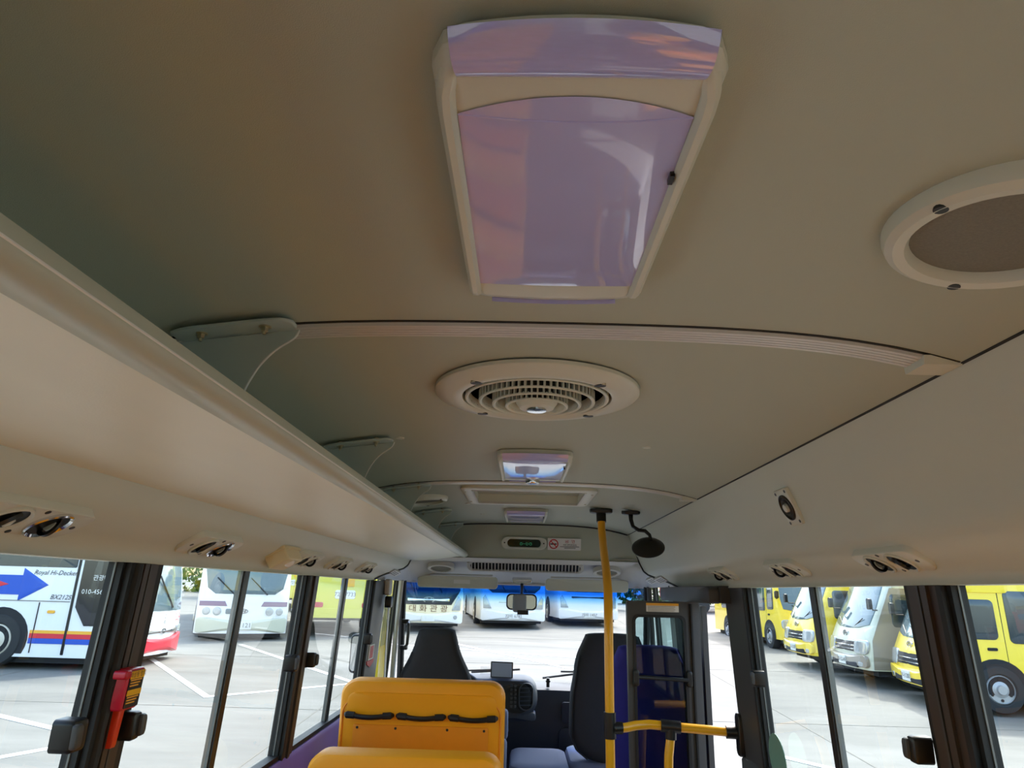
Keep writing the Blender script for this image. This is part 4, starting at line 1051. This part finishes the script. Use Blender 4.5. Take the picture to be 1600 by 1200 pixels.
# =================================================================== ENTRANCE
dr = thing('door_1', None, None, (.7, 3.62, 0), kind='structure')
DX0, DX1, DZ = .505, .872, 1.418
DM = lambda u, v, h: (u, 3.62 - h + (u - .69) * .06, v)
cx_, w_ = (DX0 + DX1) / 2, DX1 - DX0
build('leaf_frame', G().frame(rrect(cx_, (DZ + .05) / 2, w_, DZ - .05, .012), rrect(cx_ - .022, .72, w_ - .105, 1.26, .03), DM, -.03, .012), 'pillar_g', dr)
build('glazing_gasket', G().frame(rrect(cx_ - .022, .72, w_ - .10, 1.265, .03), rrect(cx_ - .022, .72, w_ - .125, 1.24, .022), DM, -.03, .018), 'rubber', dr)
build('pane', G().box(DX0 + .03, DX1 - .08, 3.625, 3.63, .1, 1.35), 'gdoor', dr)
build('leaf_edge', G().box(DX1 - .048, DX1 - .04, 3.60, 3.625, .06, DZ - .01), 'rubber', dr)
b = build('grab_bar', G().tube([(DX0 + .045, 3.575, 1.065), (DX1 - .075, 3.585, 1.055)], .009, 10), 'black', dr)
for x in (DX0 + .035, DX1 - .07): build('bar_mount', G().plate(rrect(x, 1.06, .028, .075, .012), DM, .01, .045, bev=.006), 'black', b)
sk_ = build('door_notice', G().plate(rrect(.685, 1.388, .165, .042, .002), DM, .012, .0135), 'white', dr)
build('notice_heading', G().plate(rrect(.685, 1.403, .165, .012, .001), DM, .013, .0145), 'busyel', sk_)
g = G()
for k in range(4): g.plate([(.61, 1.392 - .007 * k), (.75 - .01 * (k % 2), 1.392 - .007 * k), (.75, 1.394 - .007 * k), (.61, 1.394 - .007 * k)], DM, .013, .0142, rings=1)
build('notice_text', g, 'greyprint', sk_, kind='stuff')
# second folded leaf behind the first
build('second_leaf', G().box(.885, .91, 3.62, 3.95, .06, 1.40), 'pillar_g', dr)
# header over the door
g = G().box(.86, .935, 3.17, 4.36, 1.42, 1.495)
hd_ = build('trim_4', g, 'pillar_g', kind='structure')
build('door_motor_cover', G().plate(rrect(3.75, 1.455, 1.1, .075, .02), lambda u, v, h: (.86 - h, u, v), 0, .05, bev=.02), 'pillar_g', hd_)
# steps well
build('trim_5', G().box(.55, .99, 3.2, 4.3, -.3, -.28).box(.93, .99, 3.17, 3.2, -.3, .8), 'floor', kind='structure')

# yellow pole, rail and post
pl = thing('grab_pole', 'tall yellow grab pole with black ceiling flange near the entrance', 'pole', (.372, 3.28, 0))
path = [(.404, 3.79, 1.84), (.403, 3.77, 1.78), (.398, 3.66, 1.68), (.388, 3.47, 1.56), (.378, 3.33, 1.46), (.372, 3.28, 1.36), (.372, 3.28, 1.2), (.372, 3.28, .6), (.372, 3.28, 0)]
build('tube', G().tube(path, .0205, 16), 'yellowpole', pl)
build('ceiling_flange', G().plate(rrect(.404, 3.8, .125, .08, .03), lambda u, v, h: (u, v, 1.892 - h), 0, .022, bev=.008), 'black', pl)
build('sleeve', G().tube([(.404, 3.8, 1.875), (.404, 3.79, 1.822)], .027, 16), 'black', pl)
rl = thing('handrail', 'yellow horizontal handrail from the pole to the entrance pillar', 'handrail', (.65, 3.28, .89))
build('tube', G().tube([(.39, 3.27, .888), (.44, 3.285, .889), (.49, 3.31, .895), (.55, 3.32, .899), (.62, 3.31, .897), (.70, 3.30, .893), (.90, 3.255, .889)], .0195, 16), 'yellowpole', rl)
build('pole_clamp', G().tube([(.372, 3.28, .845), (.372, 3.28, .95)], .027, 16).tube([(.385, 3.275, .888), (.425, 3.28, .888)], .025, 14), 'black', rl)
build('tee_joint', G().tube([(.60, 3.31, .898), (.685, 3.302, .894)], .026, 16).tube([(.643, 3.305, .895), (.641, 3.305, .845)], .024, 14), 'black', rl)
build('wall_socket', G().tube([(.87, 3.255, .889), (.915, 3.25, .889)], .026, 14), 'black', rl)
build('wall_flange', G().plate(rrect(3.235, .885, .055, .17, .02), lambda u, v, h: (.93 - h, u, v), -.02, .018, bev=.006), 'black', rl)
ps = build('rail_post', G().tube([(.641, 3.305, .86), (.628, 3.30, .78), (.618, 3.30, .6), (.618, 3.30, 0)], .0195, 16), 'yellowpole')
tag(ps, 'short yellow post under the handrail tee joint', 'post')
# black panel clamp low on pole
# round convex mirror on ceiling arm
t = thing('round_mirror', 'round black-backed mirror on a bent ceiling arm, right of the yellow pole', 'mirror', (.6, 3.7, 1.87))
build('arm_mount', G().plate(rrect(.555, 3.72, .10, .05, .02), lambda u, v, h: (u, v, 1.878 - h), 0, .02, bev=.008), 'black', t)
build('arm', G().tube([(.555, 3.72, 1.865), (.552, 3.70, 1.83), (.556, 3.66, 1.79), (.58, 3.63, 1.77), (.61, 3.61, 1.765), (.63, 3.60, 1.745), (.635, 3.58, 1.715)], [.013, .011, .010, .010, .010, .009, .008], 10), 'black', t)
m_ = frame_m((.618, 3.58, 1.682), (1, 0, 0), Vector((.15, .62, -.78)))
build('mirror_back', G().lathe([(.001, -.028), (.04, -.024), (.07, -.012), (.083, 0), (.084, .006), (.08, .008)], 40, m_, cap=False), 'black', t)
build('mirror_glass', G().lathe([(.081, .006), (.05, .012), (.001, .016)], 40, m_), 'chrome', t)

# =================================================================== SEATS
def bench(x0, x1, y, ztop, label, zseat=.42, handles=True, group='orange passenger benches', zf=0.0, name='bench_seat', rec=.06):
    cx = (x0 + x1) / 2; w = x1 - x0
    t = thing(name, label, 'seat', (cx, y, zf), group=group)
    zb = zseat - .02; th = .1
    BMp = lambda u, v, h: (u, y + (v - ztop) * -rec - h, v)     # back face looks to -y (the rear of the bus)
    out = rrect(cx, (ztop + zb) / 2, w, ztop - zb, .07, 7)
    build('backrest', G().plate(out, BMp, -th, .012, bev=.03, rings=4), 'orange', t)
    inner = rrect(cx, (ztop + zb) / 2 - .04, w - .035, ztop - zb - .08, .06, 7)
    build('piping', G().tube([BMp(u, v, .0115) for u, v in inner] + [BMp(*inner[0], .0115)], .0035, 5), 'orange_d', t)
    build('back_pad', G().plate(rrect(cx, ztop - .10, w - .06, .10, .04, 6), BMp, 0, .018, bev=.014), 'orange', t)
    build('back_board', G().plate(rrect(cx, ztop - .245, w * .81, .125 + .0, .008), BMp, 0, .019, bev=.003), 'orange_d', t)
    for a in (-.38, -.15, .16, .38):
        build('screw', G().lathe([(.006, 0), (.005, .003)], 8, Matrix.Translation(BMp(cx + a * w, ztop - .195, .0195)) @ Matrix.Rotation(PI / 2, 4, 'X')), 'plastic_d', t)
    for a in (-.38, .38):
        build('screw', G().lathe([(.006, 0), (.005, .003)], 8, Matrix.Translation(BMp(cx + a * w, ztop - .295, .0195)) @ Matrix.Rotation(PI / 2, 4, 'X')), 'plastic_d', t)
    if handles:
        for k in (-1, 0, 1):
            hx = cx + k * .231; zh = ztop - .142; hl = .093
            h_ = build('handle', G().tube([BMp(hx - hl + 2 * hl * q / 8, zh - .008 * math.sin(PI * q / 8), .03 + .012 * math.sin(PI * q / 8)) for q in range(9)], [.011] * 9, 8), 'black', t)
            for s in (-1, 1):
                build('handle_end', G().tube([BMp(hx + s * (hl + .012), zh, .02), BMp(hx + s * (hl + .004), zh, .033), BMp(hx + s * (hl - .03), zh - .002, .035)], [.009, .015, .0145], 10), 'rubber', h_)
    build('cushion', G().plate(rrect(cx, y + .33, w, .46, .06, 6), lambda u, v, h: (u, v, zseat - .1 + h), 0, .1, bev=.03, rings=3), 'orange', t)
    for lx in (x0 + .1, x1 - .1):
        build('leg', G().tube([(lx, y + .15, zseat - .1), (lx, y + .15, zf)], .018, 8).tube([(lx, y + .5, zseat - .1), (lx, y + .5, zf)], .018, 8), 'plastic_d', t)
    return t
bench(-.832, -.091, 3.32, 1.047, 'tall orange bench back with three black handles, farther one', zseat=.55)
bench(-.80, -.085, 2.76, .865, 'orange bench top rising at the bottom edge, nearer one', zseat=.38)
for yy, lb in ((2.1, 'second orange bench back from the frame edge, left side'), (1.42, 'orange bench under the camera on the left'), (.74, 'orange bench just behind the camera on the left'), (.02, 'orange bench in the left rear'), (-.8, 'orange bench further in the left rear'), (-1.6, 'orange bench near the back wall on the left')):
    bench(-.80, -.085, yy, .865, lb, zseat=.38)
for yy, lb in ((1.3, 'orange single seat on the right, foremost'), (.5, 'orange single seat on the right below the speaker'), (-.3, 'orange single seat in the right rear'), (-1.2, 'orange single seat near the back wall on the right')):
    bench(.45, .88, yy, .865, lb, zseat=.38, handles=False, group='orange single seats')

def smooth(p, it=2):
    for _ in range(it):
        q = []
        for i in range(len(p)):
            a, b = p[i], p[(i + 1) % len(p)]
            q += [(a[0] * .75 + b[0] * .25, a[1] * .75 + b[1] * .25), (a[0] * .25 + b[0] * .75, a[1] * .25 + b[1] * .75)]
        p = q
    return p
def high_seat(xc, y, ztop, wt, wb, zb, m, label, name='driver_seat', th=.13, zf=.14, mside=None, lean=.12, cush=True):
    t = thing(name, label, 'seat', (xc, y, zf))
    BMp = lambda u, v, h: (u, y - (v - zb) * lean - h, v)
    mid = ztop - .26
    out = [(xc - wt / 2, ztop), (xc - wt / 2 - .012, ztop - .03), (xc - wt * .72, ztop - .14), (xc - wb / 2 + .02, mid), (xc - wb / 2, mid - .10), (xc - wb / 2, zb), (xc + wb / 2, zb), (xc + wb / 2, mid - .10), (xc + wb / 2 - .02, mid), (xc + wt * .72, ztop - .14), (xc + wt / 2 + .012, ztop - .03), (xc + wt / 2, ztop)]
    out = smooth(out, 2)
    build('backrest', G().plate(out, BMp, -th, .01, bev=.03, rings=4), m, t, angle=60)
    build('side_piping', G().tube([BMp(xc + (u - xc) * .965, v, .008) for u, v in out[6:20]], .004, 5), mside or 'rubber', t)
    build('side_piping', G().tube([BMp(xc + (u - xc) * .965, v, .008) for u, v in out[28:42]], .004, 5), mside or 'rubber', t)
    if cush: build('cushion', G().plate(rrect(xc, y + .28, wb, .46, .06), lambda u, v, h: (u, v, zb - .12 + h), 0, .12, bev=.03), 'greyseat', t)
    build('seat_base', G().box(xc - .18, xc + .18, y + .1, y + .45, zf, zb - .12), 'black', t)
    return t
dseat = high_seat(-.515, 4.25, 1.225, .19, .45, .50, 'fabric', 'charcoal driver seat back behind the orange bench, narrow at the top')
high_seat(.53, 4.42, 1.215, .30, .50, .50, 'fabric', 'charcoal front passenger seat right of the yellow pole', name='passenger_seat', mside='rubber')
high_seat(.665, 3.93, 1.185, .30, .45, .45, 'navy', 'deep blue seat seen through the entrance door glass', name='guide_seat', mside='navy', lean=.05, th=.09, cush=False)
# armrests of the driver seat
for y_, z_ in ((4.62, .66), (4.32, .55)): build('armrest', G().plate(rrect(y_, z_, .14, .17, .05), lambda u, v, h: (-.12 + h, u, v), -.06, .03, bev=.02), 'greyseat', dseat)
t = thing('middle_seat', 'blue grey ribbed middle seat cushion between the front seats', 'seat', (.11, 4.6, .4))
build('cushion', G().plate(rrect(.10, 4.56, .35, .52, .07), lambda u, v, h: (u, v, .38 + h), 0, .12, bev=.035, rings=4), 'greyseat', t)
build('box_base', G().box(-.06, .26, 4.32, 4.8, .14, .38), 'black', t)

# =================================================================== DASHBOARD
db = thing('dashboard', 'dark blue grey dashboard under the windscreen with rounded instrument pod', 'dashboard', (0, 5.3, .5))
sec = [(5.16, .2), (5.13, .55), (5.14, .74), (5.17, .79), (5.24, .805), (5.62, .79), (5.66, .6), (5.66, .2)]
build('body', G().loft([[(x, y - .18 * (abs(x) / .9) ** 3, z) for y, z in sec] for x in [-.9 + 1.8 * k / 16 for k in range(17)]]), 'dash', db, angle=40)
# pod
pod = rrect(-.33, .765, .86, .225, .10, 8)
PM = lambda u, v, h: (u, 4.93 + max(0, (u + .05)) * .35 + (v - .76) * .25 - h, v)
build('instrument_pod', G().plate(pod, PM, -.28, .02, bev=.03), 'dash', db)
build('pod_face', G().plate(rrect(-.34, .765, .79, .175, .075, 8), PM, .0, .024, bev=.003), 'black', db)
for x in (-.26, -.16, -.36): build('gauge', G().lathe([(.035, 0), (.035, .006), (.031, .008), (.028, .003), (.001, .003)], 24, Matrix.Translation(PM(x, .815, .024)) @ Matrix.Rotation(PI / 2, 4, 'X')), 'pillar_g', db)
for i in range(2):
    for j in range(6): build('button', G().plate(rrect(-.075 + .024 * i, .84 - .024 * j, .016, .016, .004, 2), PM, .02, .03, bev=.002), 'pillar_g', db)
v_ = build('dash_vent', G().frame(rrect(.022, .775, .10, .165, .045, 5), rrect(.022, .775, .084, .15, .04, 5), PM, .0, .032, bev=.003), 'pillar_g', db)
for k in range(5): build('vent_blade', G().plate(rrect(.022, .725 + .025 * k, .078, .006, .002, 2), PM, .02, .031), 'dash', v_)
build('lower_trim', G().plate(rrect(-.06, .655, .30, .05, .02), PM, -.1, .02, bev=.008), 'dash', db)
build('key', G().tube([PM(-.10, .65, .02), PM(-.10, .645, .06)], .008, 8).tube([PM(-.095, .64, .05), PM(-.09, .58, .05)], .004, 6), 'chrome', db)
# glovebox lines
DMp = lambda u, v, h: (u, 5.125 - .18 * (abs(u) / .9) ** 3 + (.55 - v) * .05 - h, v)
build('glovebox', G().plate(rrect(.50, .66, .46, .13, .02), DMp, -.01, .012, bev=.004), 'dash', db)
build('glovebox', G().plate(rrect(.50, .47, .50, .19, .05), DMp, -.01, .012, bev=.004), 'dash', db)
t = thing('steering_wheel', 'steering wheel beyond the driver seat', 'steering wheel', (-.5, 4.8, .8))
m_ = frame_m((-.47, 4.82, .79), (1, 0, 0), Vector((0, -.6, .8)))
build('rim', G().tube([m_ @ Vector((.2 * math.cos(a), .2 * math.sin(a), 0)) for a in [2 * PI * k / 40 for k in range(41)]], .014, 8), 'black', t)
for a in (.0, PI, -PI / 2): build('spoke', G().tube([m_ @ Vector((.04 * math.cos(a), .04 * math.sin(a), -.02)), m_ @ Vector((.195 * math.cos(a), .195 * math.sin(a), 0))], .011, 6), 'black', t)
build('hub', G().lathe([(.06, -.03), (.06, .0), (.03, .012), (.001, .014)], 24, m_), 'black', t)
build('column', G().tube([m_ @ Vector((0, 0, -.02)), m_ @ Vector((0, 0, -.3))], .03, 10), 'black', t)
t = thing('tablet', 'small navigation tablet standing on the dashboard', 'tablet', (-.145, 5.05, .88))
NM = lambda u, v, h: (u, 5.05 + (u + .145) * -.15 - h, v)
build('case', G().plate(rrect(-.147, .925, .155, .105, .006), NM, -.012, .006, bev=.002), 'black', t)
build('screen', G().plate(rrect(-.147, .925, .139, .089, .002), NM, .004, .0068), 'screen', t)
build('foot', G().box(-.18, -.11, 5.05, 5.1, .80, .88), 'black', t)
t = thing('paper_card', 'pale card propped left of the tablet', 'card', (-.25, 5.1, .86))
build('card', G().plate(rrect(-.26, .905, .08, .06, .002), lambda u, v, h: (u, 5.14 - h, v), 0, .002), 'acryl', t)
t = thing('phone_clip', 'small black clip standing on the dashboard edge', 'clip', (.175, 5.2, .82))
build('clip_body', G().plate(rrect(.178, .835, .022, .06, .004), lambda u, v, h: (u, 5.2 - h, v), -.015, .015, bev=.003), 'black', t)
build('clip_jaw', G().plate(rrect(.178, .845, .032, .012, .003), lambda u, v, h: (u, 5.2 - h, v), -.01, .02, bev=.002), 'black', t)
# windscreen wipers outside the glass
for (a, b, c_, lb) in (((.16, .80), (.52, .86), (.30, .855), 'windscreen wiper right of the dashboard clip'), ((-.02, .86), (-.40, .83), (-.1, .86), 'windscreen wiper behind the tablet')):
    def wp(x, z): 
        xx = x / .885; v = (z - .76) / .74; return Vector(ws((xx + 1) / 2, v)) + Vector((0, .04, 0))
    t = thing('wiper', lb, 'wiper', wp(*a), group='windscreen wipers')
    build('arm', G().tube([wp(a[0], a[1]), wp(b[0], b[1])], .008, 6), 'black', t)
    build('blade', G().tube([wp(c_[0], c_[1]) + Vector((0, -.01, 0)), wp(b[0] + (b[0] - c_[0]) * .6, b[1] + .01) + Vector((0, -.01, 0))], .007, 6), 'rubber', t)
